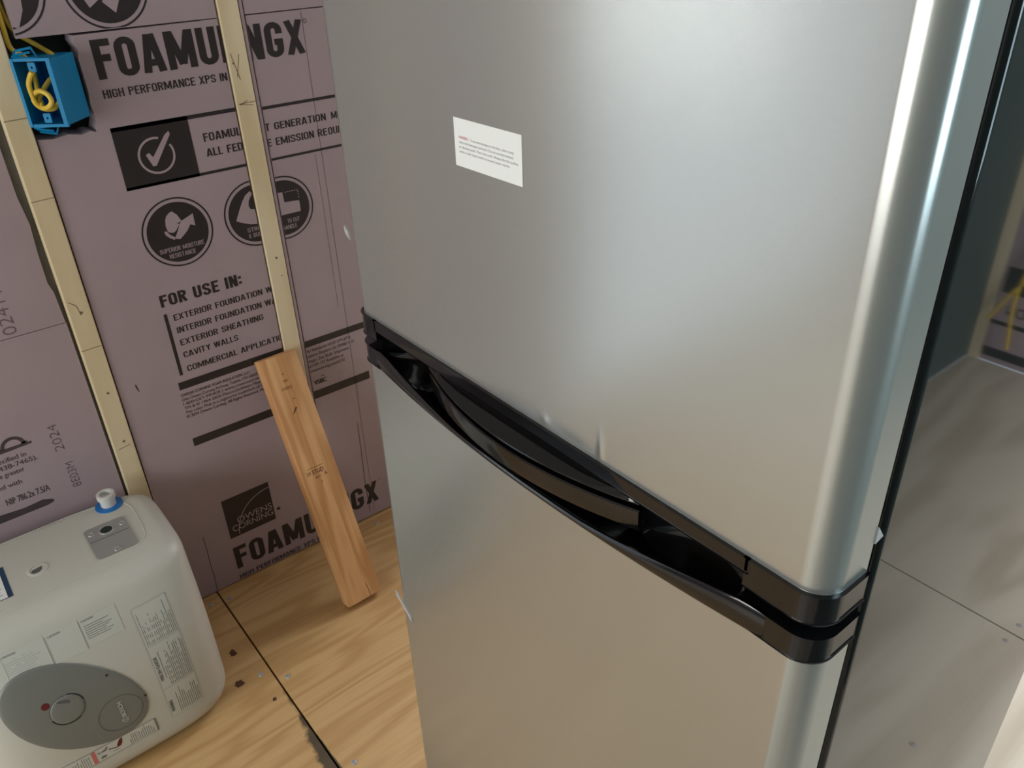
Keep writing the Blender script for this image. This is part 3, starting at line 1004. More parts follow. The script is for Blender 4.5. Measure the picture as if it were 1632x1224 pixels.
# cabinet
bm = box((0.443, 0.176, 0.03), (1.03, 0.766, 1.505), 0.006, 3)
cab = finish('cabinet', bm, M_BLACKSIDE, fridge, 40)
for x in (0.49, 0.98):
    for y in (0.22, 0.72):
        bm = bmesh.new()
        add_lathe(bm, [(0, 0), (0.018, 0), (0.018, 0.012), (0.009, 0.014), (0.009, 0.032), (0, 0.032)], (x, y, 0.0), 14)
        finish('foot', bm, M_BLACK, fridge, 40)
bm = box((0.43, 0.186, 0.03), (0.446, 0.756, 0.085), 0.003, 2)
finish('kick_plate', bm, M_BLACKGLOSS, fridge, 40)

Z_ST, Z_LOW = 1.0195, 0.9605
door_u = empty('freezer_door', (FX, 0.47, 1.02)); door_u.parent = fridge; door_u.location = Vector((FX, 0.47, 1.02)) - fridge.location
door_l = empty('fresh_food_door', (FX, 0.47, 0.10)); door_l.parent = fridge; door_l.location = Vector((FX, 0.47, 0.10)) - fridge.location
bm = bmesh.new(); add_prism(bm, plan(FX, 0.4265, FYR, FYL, 0.021, 12), Z_ST, 1.505, XY, 0.0015)
finish('steel_skin', bm, M_STEEL, door_u, 35)
bm = bmesh.new(); add_prism(bm, plan(FX, 0.4265, FYR, FYL, 0.021, 12), 0.10, Z_LOW, XY, 0.0015)
finish('steel_skin', bm, M_STEEL, door_l, 35)
for d, z0, z1 in ((door_u, 1.0, 1.50), (door_l, 0.105, 0.985)):
    finish('gasket', box((0.4265, 0.186, z0), (0.443, 0.757, z1)), M_GASKET, d)

# trim round the joint: lip, two end blocks, bowed grip, on each door
TX = 0.3775
tp = plan(TX, 0.4265, FYR - 0.002, FYL + 0.002, 0.022, 12)
bm = bmesh.new()
add_prism(bm, clip_y(tp, 0.2315, 0.7295), 1.0075, Z_ST + 0.0008, XY, 0.0012)
finish('trim_lip', bm, M_BLACKGLOSS, door_u, 35)
for lo, hi in ((0.0, 0.234), (0.727, 2.0)):
    bm = bmesh.new()
    add_prism(bm, clip_y(tp, lo, hi), 0.9955, Z_ST + 0.0008, XY, 0.0012)
    finish('trim_end', bm, M_BLACKGLOSS, door_u, 35)
    bm = bmesh.new()
    add_prism(bm, clip_y(tp, lo, hi), 0.9600, 0.9830, XY, 0.0012)
    finish('trim_end', bm, M_BLACKGLOSS, door_l, 35)
# dark recess behind the grips
for d, z0, z1 in ((door_u, 1.0015, 1.0085), (door_l, 0.9610, 1.0005)):
    finish('recess_back', box((0.418, 0.190, z0), (0.4268, 0.752, z1)), M_BLACKGLOSS, d)


def bow(y, c, h, d, p=1.15):
    t = min(1.0, abs(y - c) / h)
    return d * (1 - t * t) ** p


# lower lip: shallow shelf bowed over the whole width
bm = bmesh.new()
ys_ = [0.212 + (0.732 - 0.212) * k / 48 for k in range(49)]
sec = []
for y in ys_:
    b = bow(y, 0.472, 0.262, 0.0168, 1.0)
    x = TX - b
    t = max(0.0, (abs(y - 0.470) - 0.085) / 0.150)          # the wall of the finger pockets rises towards both ends
    zt = 0.9645 + 0.0185 * min(1.0, t) ** 1.25
    prof = [(0.4265, 0.9585), (x + 0.004, 0.9585), (x + 0.001, 0.9593), (x, 0.9612), (x + 0.0003, zt - 0.0012), (x + 0.0012, zt), (x + 0.0030, zt), (x + 0.0038, zt - 0.001), (x + 0.0065, 0.9632), (0.4265, 0.9625)]
    sec.append([bm.verts.new((px, y, pz)) for px, pz in prof])
for A, B in zip(sec, sec[1:]):
    n = len(A)
    for k in range(n):
        bm.faces.new((A[k], A[(k + 1) % n], B[(k + 1) % n], B[k]))
bm.faces.new(sec[0]); bm.faces.new(sec[-1][::-1])
finish('trim_lip', bm, M_BLACKGLOSS, door_l, 50)

# glossy scooped finger pockets left and right of the grips
for yc in (0.284, 0.676):
    bm = bmesh.new()
    prev = None
    apex = bm.verts.new((0.4165, yc, 0.985))
    for k in range(1, 9):
        t = math.radians(90 * k / 8)
        ring = []
        for q in range(40):
            a = 2 * math.pi * q / 40
            cy, cz = math.copysign(abs(math.cos(a)) ** 0.6, math.cos(a)), math.copysign(abs(math.sin(a)) ** 0.6, math.sin(a))
            ring.append(bm.verts.new((0.3835 + 0.033 * math.cos(t), yc + 0.0500 * math.sin(t) * cy, 0.985 + 0.0215 * math.sin(t) * cz)))
        for q in range(40):
            if prev is None: bm.faces.new((apex, ring[q], ring[(q + 1) % 40]))
            else: bm.faces.new((prev[q], ring[q], ring[(q + 1) % 40], prev[(q + 1) % 40]))
        prev = ring
    finish('finger_pocket', bm, M_BLACKGLOSS, door_l, 60)

# bowed grips
for d, nm, upper in ((door_u, 'handle_grip', True), (door_l, 'handle_grip', False)):
    bm = bmesh.new()
    sec = []
    for k in range(49):
        y = 0.333 + (0.624 - 0.333) * k / 48
        b = bow(y, 0.4785, 0.1475, 0.0265, 1.0)
        x = TX + 0.0015 - b
        if upper:
            prof = [(0.421, 1.0085), (TX + 0.002, 1.0085), (TX + 0.0005 - b * 0.12, 1.0080), (x + 0.0008, 1.0055), (x, 1.0045), (x + 0.0012, 1.0035), (0.421, 1.0030)]
        else:
            prof = [(0.421, 0.9955), (x + 0.006, 0.9975), (x + 0.0015, 0.9980), (x, 0.9970), (x + 0.0002, 0.9900), (x + 0.0008, 0.9795), (x + 0.0022, 0.9775), (0.421, 0.9780)]
        sec.append([bm.verts.new((px, y, pz)) for px, pz in prof])
    for A, B in zip(sec, sec[1:]):
        n = len(A)
        for k in range(n):
            bm.faces.new((A[k], A[(k + 1) % n], B[(k + 1) % n], B[k]))
    bm.faces.new(sec[0]); bm.faces.new(sec[-1][::-1])
    finish(nm, bm, M_BLACKGLOSS, d, 40)

# warning label on the upper door
mapF = lambda u, v, l: (FX - 0.0004 - 0.0002 * l, u, v)
lab = finish('warning_label', box((FX - 0.0004, 0.467, 1.2250), (FX + 0.0002, 0.5525, 1.2635)), M_LABEL, door_u)
p = Print(mapF)
p.text('WARNING:', 0.5465, 0.5335, 1.2475, 0.0024, 0.03)
p.done('label_text', M_RED, lab)
p = Print(mapF)
p.text('To prevent damage to soft door, clean it only', 0.5315, 0.4765, 1.2475, 0.0020, 0.0)
p.text('with a mild detergent and water. Do not use harsh cleaners', 0.5465, 0.4770, 1.2438, 0.0020, 0.0)
p.text('or abrasive pads. Then rinse well. Always dry the surface', 0.5465, 0.4715, 1.2401, 0.0020, 0.0)
p.text('with a soft clean cloth to avoid water marks', 0.5465, 0.4820, 1.2364, 0.0020, 0.0)
p.done('label_text', M_REDSOFT, lab)
# scraps of protective film at the edges of the doors
for d, P in ((door_u, [(0.7695, 1.118), (0.7695, 1.110), (0.7600, 1.103), (0.7625, 1.113)]), (door_l, [(0.770, 0.586), (0.770, 0.578), (0.733, 0.552), (0.7345, 0.562)])):
    bm = bmesh.new()
    add_prism(bm, P, FX - 0.0016, FX + 0.0004, lambda a, b, h: (h, a, b))
    finish('film_scrap', bm, M_FILM, d)
bm = bmesh.new()
add_prism(bm, [(0.427, 1.058), (0.436, 1.046), (0.427, 1.044)], FYR - 0.001, FYR + 0.001, XZ)
finish('film_scrap', bm, M_FILM, door_u)

# ================================================================== WATER HEATER
HXC, HHW, HYM, HYB, HZT = 0.0185, 0.2185, 1.43, 1.578, 0.385


def h_yf(z):
    s = max(0.0, min(1.2, (z - 0.12) / 0.265))
    return 1.238 + 0.080 * s ** 2.2


def h_ins(z):
    r = 0.03
    if z > HZT - r: return r - math.sqrt(max(0, r * r - (z - HZT + r) ** 2))
    if z < 0.05: return 0.05 - math.sqrt(max(0, 0.0025 - (0.05 - z) ** 2))
    return 0.0


def h_front(x, z):
    i = h_ins(z)
    u = min(1.0, abs(x - HXC) / (HHW - i))
    return HYM - (HYM - h_yf(z) - i) * (1 - u ** 4.5) ** (1 / 4.5)


heater = empty('water_heater', (HXC, 1.42, 0.0))
tag(heater, 'white rounded mini tank water heater with grey oval dial panel on plywood floor', 'water heater')
bm = bmesh.new()
zs = [0.0, 0.002, 0.006, 0.012, 0.02, 0.03, 0.04, 0.05] + [0.05 + 0.305 * k / 14 for k in range(1, 15)] + [0.362, 0.368, 0.374, 0.379, 0.3825, 0.3845, HZT]
rings = []
NA = 96
for z in zs:
    i = h_ins(z)
    ring = []
    a = HHW - i
    for k in range(NA):
        t = 2 * math.pi * k / NA
        c, s = math.cos(t), math.sin(t)
        n = 4.5 if s < 0 else 7.0
        e = 2 / n
        x = HXC + a * math.copysign(abs(c) ** e, c)
        if s < 0: y = HYM - (HYM - h_yf(z) - i) * abs(s) ** e
        else: y = HYM + (HYB - i - HYM) * abs(s) ** e
        ring.append(bm.verts.new((x, y, z)))
    rings.append(ring)
for A, B in zip(rings, rings[1:]):
    for k in range(NA):
        bm.faces.new((A[k], A[(k + 1) % NA], B[(k + 1) % NA], B[k]))
bm.faces.new(rings[0][::-1]); bm.faces.new(rings[-1])
body = finish('tank_shell', bm, M_HEAT, heater, 60)

# raised connection panel outline on the top
T0 = HZT
pp = spline([(-0.17, 1.553, T0), (0.0, 1.556, T0), (0.10, 1.556, T0), (0.158, 1.545, T0), (0.1865, 1.515, T0), (0.188, 1.45, T0), (0.182, 1.398, T0), (0.158, 1.374, T0), (0.10, 1.362, T0), (0.03, 1.357, T0), (-0.06, 1.355, T0), (-0.17, 1.36, T0)], 8)
bm = bmesh.new(); add_tube(bm, pp, 0.0011, 6)
finish('top_panel_rib', bm, M_HEAT, body, 60)


def rrect(u0, v0, u1, v1, r, seg=5):
    P = []
    for (cx, cy, a) in ((u1 - r, v1 - r, 0), (u0 + r, v1 - r, 90), (u0 + r, v0 + r, 180), (u1 - r, v0 + r, 270)):
        for k in range(seg + 1):
            t = math.radians(a + 90 * k / seg)
            P.append((cx + r * math.cos(t), cy + r * math.sin(t)))
    return P


bm = bmesh.new(); add_prism(bm, rrect(0.0925, 1.383, 0.1655, 1.485, 0.006), T0 - 0.002, T0 + 0.0022, XY, 0.0008)
plate = finish('connection_plate', bm, M_PLATE, heater, 40)
bm = bmesh.new(); add_lathe(bm, [(0.0, 0.0003), (0.0105, 0.0003), (0.0115, 0.0012), (0.0135, 0.0012), (0.0145, 0.0)], (0.129, 1.462, T0 + 0.0022), 24)
finish('plate_rim', bm, M_PLATE, plate, 40)
bm = bmesh.new(); add_lathe(bm, [(0.0, 0.0), (0.0108, 0.0), (0.0108, 0.0006), (0.0, 0.0006)], (0.129, 1.462, T0 + 0.0024), 24)
finish('cable_port', bm, M_DKGREEN, plate)
for x, y in ((0.102, 1.466), (0.159, 1.463), (0.129, 1.391)):
    bm = bmesh.new(); add_lathe(bm, [(0.0, 0.0006), (0.0035, 0.0004), (0.0045, 0.0014), (0.0058, 0.0012), (0.0066, 0.0)], (x, y, T0 + 0.0022), 14)
    finish('plate_screw', bm, M_PLATE, plate, 40)
bm = box((0.094, 1.4385, T0 + 0.0020), (0.1645, 1.4395, T0 + 0.0026))
finish('plate_seam', bm, M_PANEL_D, plate)
# screw port with a countersunk rim
bm = bmesh.new(); add_lathe(bm, [(0.0135, -0.001), (0.0135, 0.0010), (0.0165, 0.0014), (0.019, 0.0)], (0.0, 1.433, T0), 24)
add_lathe(bm, [(0.0, 0.0002), (0.0135, 0.0002), (0.0135, 0.0006)], (0.0, 1.433, T0), 24)
port = finish('screw_port', bm, M_HEAT, heater, 40)
bm = bmesh.new(); add_prism(bm, [(-0.0115, -0.003), (-0.006, -0.0085), (0.002, -0.0085), (0.0075, -0.002), (0.0085, 0.006), (0.001, 0.0045), (-0.008, 0.003)], 0.0, 0.0004, lambda a, b, h: (a - 0.001, 1.432 + b, T0 + 0.0003 + h))
finish('port_hole', bm, M_PANEL_D, port)
# cold water connection: blue ring, white cap
bm = bmesh.new(); add_lathe(bm, [(0.0, 0.0), (0.0265, 0.0), (0.0262, 0.0022), (0.0235, 0.0032), (0.0, 0.0032)], (0.156, 1.541, T0 - 0.0005), 32)
ringo = finish('blue_ring', bm, M_BLUERING, heater, 40)
bm = bmesh.new(); add_lathe(bm, [(0.0, 0.0), (0.0145, 0.0), (0.0145, 0.016), (0.0175, 0.017), (0.0175, 0.0265), (0.0165, 0.0275), (0.0115, 0.0275), (0.0108, 0.0265), (0.0108, 0.018), (0.0, 0.018)], (0.156, 1.541, T0 + 0.0025), 28)
finish('pipe_cap', bm, M_CAP, heater, 35)
# navy-framed label at the left of the top
bm = box((-0.115, 1.388, T0 - 0.001), (-0.049, 1.483, T0 + 0.0005))
nl = finish('top_label', bm, M_NAVY, heater)
bm = box((-0.116, 1.3895, T0), (-0.0575, 1.475, T0 + 0.0008))
finish('label_face', bm, M_LABEL, nl)
p = Print(lambda u, v, l: (u, v, T0 + 0.001))
for k in range(5): p.rect(-0.10, 1.40 + 0.009 * k, -0.063 - 0.003 * (k % 2), 1.4025 + 0.009 * k)
p.done('label_text', M_HTXT2, nl)

# --- front decals, wrapped on the curved front
mapH = lambda u, v, l: (u, h_front(u, v) - 0.0005 - 0.00025 * l, v)


class HP(Print):
    curved = True

    def __init__(self): Print.__init__(self, mapH)


def rows(P, x0, x1, z0, z1, n, vertical=False, ragged=0.35, w=0.0007):
    for k in range(n):
        f = 1 - ragged * random.random()
        if vertical:
            x = x0 + (x1 - x0) * (k + 0.5) / n
            P.rect(x - w / 2, z0, x + w / 2, z0 + (z1 - z0) * f)
        else:
            z = z1 + (z0 - z1) * (k + 0.5) / n
            P.rect(x0, z - w / 2, x0 + (x1 - x0) * f, z + w / 2)


def frame(P, x0, z0, x1, z1, w=0.0007, lift=1):
    for a in ((x0, z0, x1, z0 + w), (x0, z1 - w, x1, z1), (x0, z0, x0 + w, z1), (x1 - w, z0, x1, z1)):
        P.rect(*a, lift)


# oval control panel: long axis runs diagonally
OC, OA, OB = (-0.0290, 0.2060), 0.1280, 0.0780
bm = bmesh.new()
R2 = math.sqrt(0.5)


def ov(r, t, off):
    a, b = OA * r * math.cos(t), OB * r * math.sin(t)
    x, z = OC[0] + (a + b) * R2, OC[1] + (-a + b) * R2
    x = max(x, HXC - HHW + 0.012)
    return (x, h_front(x, z) - off, z)


prev = None
c = bm.verts.new(ov(0, 0, 0.0030))
for r, off in ((0.15, 0.0030), (0.3, 0.003), (0.45, 0.003), (0.6, 0.003), (0.75, 0.003), (0.88, 0.003), (0.96, 0.0028), (0.99, 0.002), (1.0, -0.002)):
    ring = [bm.verts.new(ov(r, 2 * math.pi * k / 64, off)) for k in range(64)]
    for k in range(64):
        if prev is None: bm.faces.new((c, ring[k], ring[(k + 1) % 64]))
        else: bm.faces.new((prev[k], ring[k], ring[(k + 1) % 64], prev[(k + 1) % 64]))
    prev = ring
panel = finish('control_panel', bm, M_PANEL, heater, 50)
# everything on the panel sits proud of it
mapP = lambda u, v, l: (u, h_front(u, v) - 0.0033 - 0.0003 * l, v)


def knob_disc(cx, cz, r, name, mat, h0, h1, par):
    bm = bmesh.new()
    prev = None
    c = bm.verts.new((cx, h_front(cx, cz) - h1, cz))
    for rr, h in ((r * 0.5, h1), (r * 0.85, h1), (r * 0.96, h1 - 0.0006), (r, h1 - 0.0015), (r, h0)):
        ring = []
        for k in range(40):
            t = 2 * math.pi * k / 40
            x, z = cx + rr * math.cos(t), cz + rr * math.sin(t)
            ring.append(bm.verts.new((x, h_front(x, z) - h, z)))
        for k in range(40):
            if prev is None: bm.faces.new((c, ring[k], ring[(k + 1) % 40]))
            else: bm.faces.new((prev[k], ring[k], ring[(k + 1) % 40], prev[(k + 1) % 40]))
        prev = ring
    return finish(name, bm, mat, par, 50)


KN = (-0.0430, 0.2180)
knob = knob_disc(KN[0], KN[1], 0.0270, 'dial_knob', M_PANEL, 0.001, 0.0050, heater)
p = Print(lambda u, v, l: (u, h_front(u, v) - 0.0054, v))
p.poly([(KN[0] - 0.012, KN[1] + 0.021), (KN[0] + 0.006, KN[1] + 0.0115), (KN[0] + 0.009, KN[1] + 0.014), (KN[0] + 0.006, KN[1] + 0.019), (KN[0] - 0.008, KN[1] + 0.024)])
p.done('knob_grip', M_PANEL_D, knob)
p = Print(mapP)
p.ring(KN[0], KN[1], 0.0272, 0.0292, 30, math.radians(10), math.radians(75))
p.ring(KN[0], KN[1], 0.0272, 0.0295, 30, math.radians(195), math.radians(300))
p.done('dial_scale', M_BLACK, panel)
p = Print(mapP)
p.ring(KN[0], KN[1], 0.0272, 0.0284, 30, math.radians(80), math.radians(190)); p.ring(KN[0], KN[1], 0.0272, 0.0284, 20, math.radians(300), math.radians(370))
p.ring(0.0290, 0.1560, 0.0372, 0.0383, 44)
p.done('panel_line', M_PANEL_D, panel)
p = Print(mapP); p.disc(-0.0710, 0.2415, 0.0066, 20); p.done('indicator_lens', M_LED, panel)
for hx, hz in ((0.0310, 0.2430), (0.0755, 0.1660)):
    p = Print(mapP); p.disc(hx, hz, 0.0020, 10, sx=1.3); p.done('pin_hole', M_BLACK, panel)
p = Print(mapP)
p.text('BOSCH', 0.0352, 0.0352 + 0.0350, 0.1460, 0.0070, 0.06, 1, 90)
p.ring(0.0315, 0.1370, 0.0050, 0.0060, 20, lift=1); p.rect(0.0280, 0.1345, 0.0290, 0.1395, 1); p.rect(0.0340, 0.1345, 0.0350, 0.1395, 1); p.rect(0.0280, 0.1365, 0.0350, 0.1375, 1)
p.done('brand_print', M_LOGO, panel)

# paper labels (the square code on the middle one is left blank)
labs = {}
for nm, (x0, z0, x1, z1) in dict(a=(-0.126, 0.298, -0.034, 0.3490), b=(-0.0315, 0.299, 0.0215, 0.3490), c=(0.0235, 0.302, 0.0850, 0.3480)).items():
    p = HP(); p.rect(x0, z0, x1, z1)
    labs[nm] = p.done('caution_label', M_HLAB, heater)
for nm, x0, x1 in (('a', -0.099, -0.078), ('b', -0.0285, -0.0080), ('c', 0.0265, 0.0470)):
    p = HP(); p.text('CAUTION!', x0, x1, 0.3425, 0.0032, 0.01, 1)
    p.done('label_text', M_HTXT, labs[nm])
p = HP(); rows(p, -0.1000, -0.040, 0.312, 0.338, 7, w=0.0010); p.done('label_text', M_HTXT2, labs['a'])
p = HP(); rows(p, 0.0275, 0.0740, 0.312, 0.337, 7, w=0.0011); p.done('label_text', M_HTXT, labs['c'])
p = HP(); p.rect(-0.0320, 0.299, -0.0313, 0.346, 1); p.rect(0.0228, 0.300, 0.0235, 0.346, 1); p.rect(-0.101, 0.300, -0.1003, 0.346, 1); p.done('label_line', M_HTXT2, heater)

p = HP(); p.rect(0.1045, 0.076, 0.1675, 0.3270); col = p.done('notice_label', M_HLAB, heater)
p = HP(); frame(p, 0.1045, 0.252, 0.1675, 0.3270, 0.0006); frame(p, 0.1045, 0.1525, 0.1675, 0.2520, 0.0006); frame(p, 0.1045, 0.076, 0.1675, 0.1525, 0.0006); p.done('label_line', M_HTXT2, col)
p = HP()
p.text('MISE EN GARDE', 0.1140, 0.1140 + 0.054, 0.1740, 0.0058, 0.07, 1, 90)
p.text('WARNING', 0.1140, 0.1140 + 0.030, 0.0900, 0.0062, 0.07, 1, 90)
rows(p, 0.108, 0.124, 0.2545, 0.318, 5, True, 0.6, 0.0011); rows(p, 0.126, 0.166, 0.2545, 0.322, 12, True, 0.6, 0.0011)
rows(p, 0.122, 0.166, 0.155, 0.245, 13, True, 0.5, 0.0013); p.rect(0.1185, 0.175, 0.1195, 0.236, 1)
rows(p, 0.122, 0.166, 0.080, 0.146, 12, True, 0.5, 0.0013)
p.done('label_text', M_HTXT, col)

# instruction strip along the bottom of the front
p = HP(); p.rect(-0.118, 0.0665, 0.0760, 0.1005); st = p.done('instruction_strip', M_HLAB, heater)
p = HP(); frame(p, -0.118, 0.0665, 0.0760, 0.1005, 0.0009); p.done('label_line', M_HTXT, st)
p = HP(); p.rect(0.0738, 0.0665, 0.0762, 0.1005, 2)
p.poly([(-0.024, 0.0865), (-0.016, 0.0865), (-0.0115, 0.0940), (-0.0135, 0.0960), (-0.018, 0.091), (-0.024, 0.090)], 1)
p.rect(-0.0305, 0.0870, -0.0255, 0.0900, 1); p.poly([(-0.0275, 0.0720), (-0.0180, 0.0720), (-0.0180, 0.0765), (-0.0230, 0.0785), (-0.0275, 0.0765)], 1)
rows(p, 0.024, 0.070, 0.069, 0.097, 13, True, 0.6, 0.0012); rows(p, -0.108, -0.044, 0.069, 0.097, 17, True, 0.6, 0.0012)
p.done('label_text', M_HTXT, st)
p = HP(); p.rect(-0.0405, 0.0680, -0.0335, 0.0990, 1)
p.done('label_text', M_RED, st)
p = HP(); p.poly([(0.0030, 0.0860), (0.0090, 0.0960), (0.0150, 0.0990), (0.0130, 0.0870), (0.0090, 0.0800), (0.0030, 0.0800)], 1); p.line([(-0.012, 0.086), (0.003, 0.080)], 0.002, 1); p.line([(-0.006, 0.076), (0.006, 0.074)], 0.0008, 1)
p.done('label_text', M_LED, st)
p = HP(); p.rect(-0.185, 0.035, -0.1290, 0.1285)
gl = p.done('grey_label', M_PANEL, heater)

# ================================================================== LUMBER OFFCUT
TH = math.radians(22.2)
blk = empty('lumber_offcut', (0.572, 1.360, 0.0))
tag(blk, 'short orange fir two-by-four offcut leaning against the middle wall stud', 'lumber')
bm = bmesh.new()
add_box(bm, (0, 0, 0), (0.0865, 0.038, 0.604), 0.0025, 2)
bo = finish('board', bm, M_OFFCUT, None, 50)
mw = Matrix.Translation((0.5290, 1.3250, 0.0145)) @ Matrix.Rotation(math.radians(-0.9), 4, 'Y') @ Matrix.Rotation(-TH, 4, 'X')
bo.parent = blk
bo.matrix_basis = blk.matrix_basis.inverted() @ mw


def on_block(pr, name, mat):
    me = bpy.data.meshes.new(name); pr.bm.to_mesh(me); pr.bm.free(); me.materials.append(mat)
    o = bpy.data.objects.new(name, me); COL.objects.link(o); o.parent = bo
    return o


mapB = lambda u, v, l: (u, -0.0003, v)
p = Print(mapB)
p.text('STUD', 0.0270, 0.0540, 0.3260, 0.0100, 0.015); p.text('DF', 0.0140, 0.0240, 0.3270, 0.0085, 0.0)
p.text('TOP', 0.0350, 0.0460, 0.5430, 0.0060, 0.0); p.text('CHOICE', 0.0260, 0.0500, 0.5270, 0.0060, 0.0)
p.text('KD HT', 0.0310, 0.0450, 0.3150, 0.0055, 0.0); p.text('A', 0.052, 0.060, 0.3160, 0.0075, 0.0); p.rect(0.018, 0.3410, 0.056, 0.3420)
p.line([(0.042, 0.300), (0.042, 0.308)], 0.0012)
on_block(p, 'stamp', M_STAMP)['kind'] = 'stuff'
p = Print(mapB)
p.poly([(0.0310, 0.4700), (0.0370, 0.4780), (0.0430, 0.4850), (0.0450, 0.4820), (0.0400, 0.4760), (0.0350, 0.4720)])
on_block(p, 'knot', M_KNOT)
for ku, kv in ((0.0450, 0.5035), (0.0405, 0.5620)):
    p = Print(mapB); p.disc(ku, kv, 0.0018, 10, sx=0.8); on_block(p, 'knot', M_KNOT)
p = Print(mapB)
p.line([(0.058, 0.0), (0.0575, 0.018), (0.056, 0.036)], 0.0011)
on_block(p, 'crack', M_KNOT_D)

# ================================================================== OUTLET BOX AND CABLES
PSI = math.radians(43)
E1 = Vector((math.cos(PSI), -math.sin(PSI), 0))       # along the opening, left to right
E2 = Vector((math.sin(PSI), math.cos(PSI), 0))        # into the wall
B0 = Vector((0.2440, 1.5850, 0.0))
BW, BD, BZ0, BZ1 = 0.0620, 0.0720, 1.1130, 1.2160
bx = empty('outlet_box', B0 + Vector((0.02, 0, BZ0)))
tag(bx, 'bright blue plastic outlet box fixed beside the left wall stud', 'outlet box')
lb = lambda u, d, z: tuple(B0 + E1 * u + E2 * d + Vector((0, 0, z)))


def lbox(bm, a, b, bev=0.0):
    vs = [bm.verts.new(lb(u, d, z)) for u in (a[0], b[0]) for d in (a[1], b[1]) for z in (a[2], b[2])]
    fs = [bm.faces.new([vs[i] for i in f]) for f in ((0, 1, 3, 2), (4, 6, 7, 5), (0, 4, 5, 1), (2, 3, 7, 6), (0, 2, 6, 4), (1, 5, 7, 3))]


w = 0.0026
bm = bmesh.new()
lbox(bm, (0, 0, BZ0), (w, BD, BZ1)); lbox(bm, (BW - w, 0, BZ0), (BW, BD, BZ1))
lbox(bm, (w, 0, BZ0), (BW - w, BD, BZ0 + w)); lbox(bm, (w, 0, BZ1 - w), (BW - w, BD, BZ1))
lbox(bm, (w, BD - w, BZ0 + w), (BW - w, BD, BZ1 - w))
finish('box_shell', bm, M_BLUEBOX, bx)
bm = bmesh.new()
lbox(bm, (-0.0025, -0.003, BZ0 - 0.002), (w, 0.0, BZ1 + 0.002)); lbox(bm, (BW - 0.005, -0.0025, BZ0 - 0.002), (BW + 0.002, 0.0015, BZ1 + 0.002))
lbox(bm, (w, -0.002, BZ0 - 0.002), (BW - 0.005, 0.0, BZ0 + 0.0025)); lbox(bm, (w, -0.002, BZ1 - 0.0025), (BW - 0.005, 0.0, BZ1 + 0.002))
finish('box_rim', bm, M_BLUEBOX, bx)
for z, s in ((BZ1, -1), (BZ0, 1)):
    bm = bmesh.new()
    n = 16
    # drilled screw tab
    o_, i_ = [], []
    z0 = z + s * 0.012
    for k in range(n):
        t = 2 * math.pi * k / n
        c, q = math.cos(t), math.sin(t)
        ou = 0.030 + 0.0065 * max(-1, min(1, c * 1.35)); oz = z0 + 0.0075 * max(-1, min(1, q * 1.35))
        o_.append((bm.verts.new(lb(ou, 0.0, oz)), bm.verts.new(lb(ou, 0.004, oz))))
        i_.append((bm.verts.new(lb(0.030 + 0.0018 * c, 0.0, z0 + 0.0018 * q)), bm.verts.new(lb(0.030 + 0.0018 * c, 0.004, z0 + 0.0018 * q))))
    for k in range(n):
        j = (k + 1) % n
        bm.faces.new((o_[k][0], o_[j][0], i_[j][0], i_[k][0])); bm.faces.new((o_[k][1], i_[k][1], i_[j][1], o_[j][1]))
        bm.faces.new((o_[k][0], o_[k][1], o_[j][1], o_[j][0])); bm.faces.new((i_[k][0], i_[j][0], i_[j][1], i_[k][1]))
    finish('screw_tab', bm, M_BLUEBOX, bx)
    # nailing bracket: open triangular frame standing off the top / bottom
    bm = bmesh.new()
    zb = z - s * 0.002
    pts = [lb(0.0, 0.004, zb - s * 0.002), lb(0.004, 0.010, zb - s * 0.010), lb(0.030, 0.012, zb - s * 0.014), lb(0.042, 0.004, zb), lb(0.022, 0.002, zb)]
    add_tube(bm, pts, 0.0022, 4, closed=True)
    add_tube(bm, [lb(0.002, 0.006, zb - s * 0.004), lb(0.030, 0.007, zb - s * 0.008)], 0.0018, 4)
    finish('nail_bracket', bm, M_BLUEBOX, bx)


def cable(name, P, r, label, n=8, grp=None):
    bm = bmesh.new()
    add_tube(bm, spline(P, n), r, 10)
    o = finish(name, bm, M_YELLOW, None, 60)
    # put the origin at the cable's lower end
    return tag(o, label, 'cable', grp)


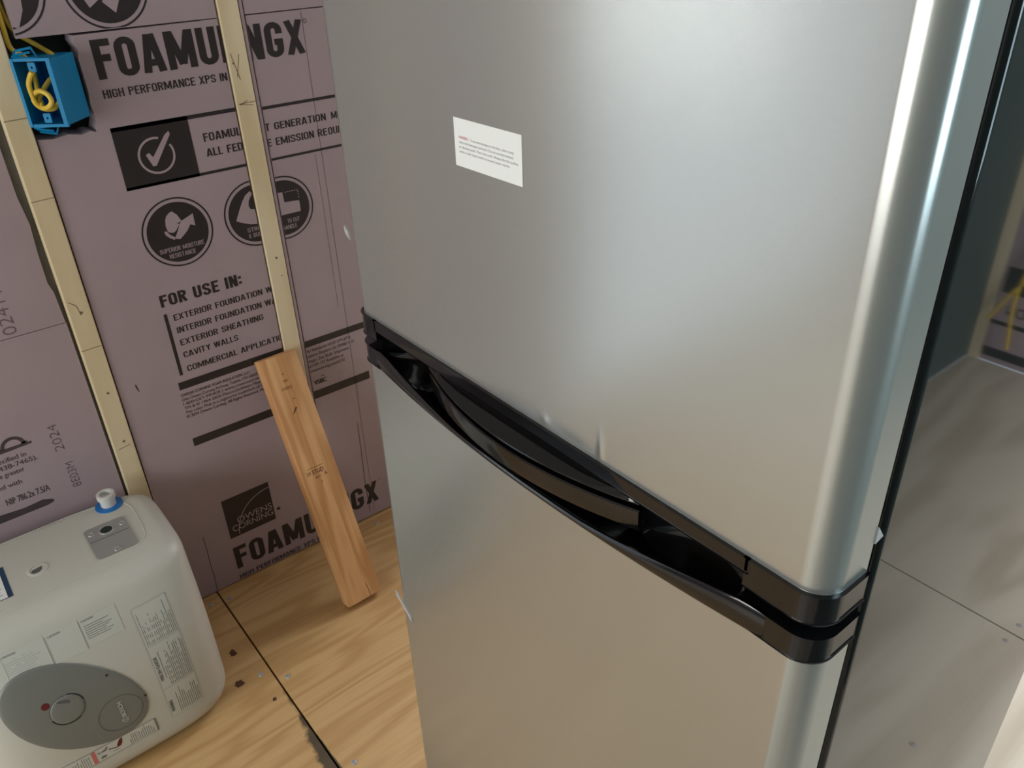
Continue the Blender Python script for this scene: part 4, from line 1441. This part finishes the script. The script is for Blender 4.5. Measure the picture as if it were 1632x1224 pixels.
ins_ = lambda u, d, z: lb(u, d, z)
cable('electrical_cable', [(0.2475, 1.600, 2.33), (0.2480, 1.600, 1.60), (0.2485, 1.600, 1.35), (0.2490, 1.5990, 1.27), (0.2510, 1.6030, 1.232), lb(0.007, 0.020, BZ1 + 0.004), lb(0.008, 0.034, BZ1 - 0.012), lb(0.010, 0.030, 1.180), lb(0.018, 0.014, 1.160),
                           lb(0.024, 0.006, 1.146), lb(0.030, -0.002, 1.1415), lb(0.042, -0.006, 1.1440), lb(0.050, -0.006, 1.1530), lb(0.046, -0.006, 1.1640), lb(0.034, -0.005, 1.1690), lb(0.022, -0.003, 1.1640), lb(0.0165, 0.000, 1.1520), lb(0.022, 0.006, 1.1400), lb(0.036, 0.014, 1.1370), lb(0.046, 0.022, 1.1460)], 0.0041,
      'yellow cable running down beside the left stud into the blue box, looped inside')
cable('electrical_cable', [(0.2560, 1.622, 2.33), (0.2560, 1.622, 1.60), (0.2555, 1.620, 1.36), (0.2570, 1.612, 1.285), (0.2660, 1.610, 1.253), (0.2850, 1.612, 1.236), (0.3000, 1.614, 1.2230), lb(0.040, 0.052, BZ1 - 0.004), lb(0.044, 0.045, 1.190), lb(0.034, 0.028, 1.1780), lb(0.024, 0.010, 1.160), lb(0.019, 0.001, 1.1500), lb(0.020, -0.006, 1.1640), lb(0.023, -0.010, 1.1800), lb(0.031, -0.012, 1.1930), lb(0.036, -0.012, 1.1985)], 0.0041,
      'yellow cable crossing the foam notch into the top of the blue box')
# loose wire ends on the far end wall, seen only as mirror images
cable('electrical_cable', [(2.765, -0.30, 0.95), (2.755, -0.36, 0.62), (2.74, -0.46, 0.38), (2.735, -0.525, 0.295), (2.735, -0.584, 0.170)], 0.006,
      'yellow cable mirrored in the cabinet side, slanting end further left')
cable('electrical_cable', [(2.765, -0.34, 0.95), (2.755, -0.42, 0.62), (2.745, -0.50, 0.40), (2.735, -0.522, 0.262), (2.735, -0.504, 0.082)], 0.006,
      'yellow cable mirrored in the cabinet side, straight hanging end further right')
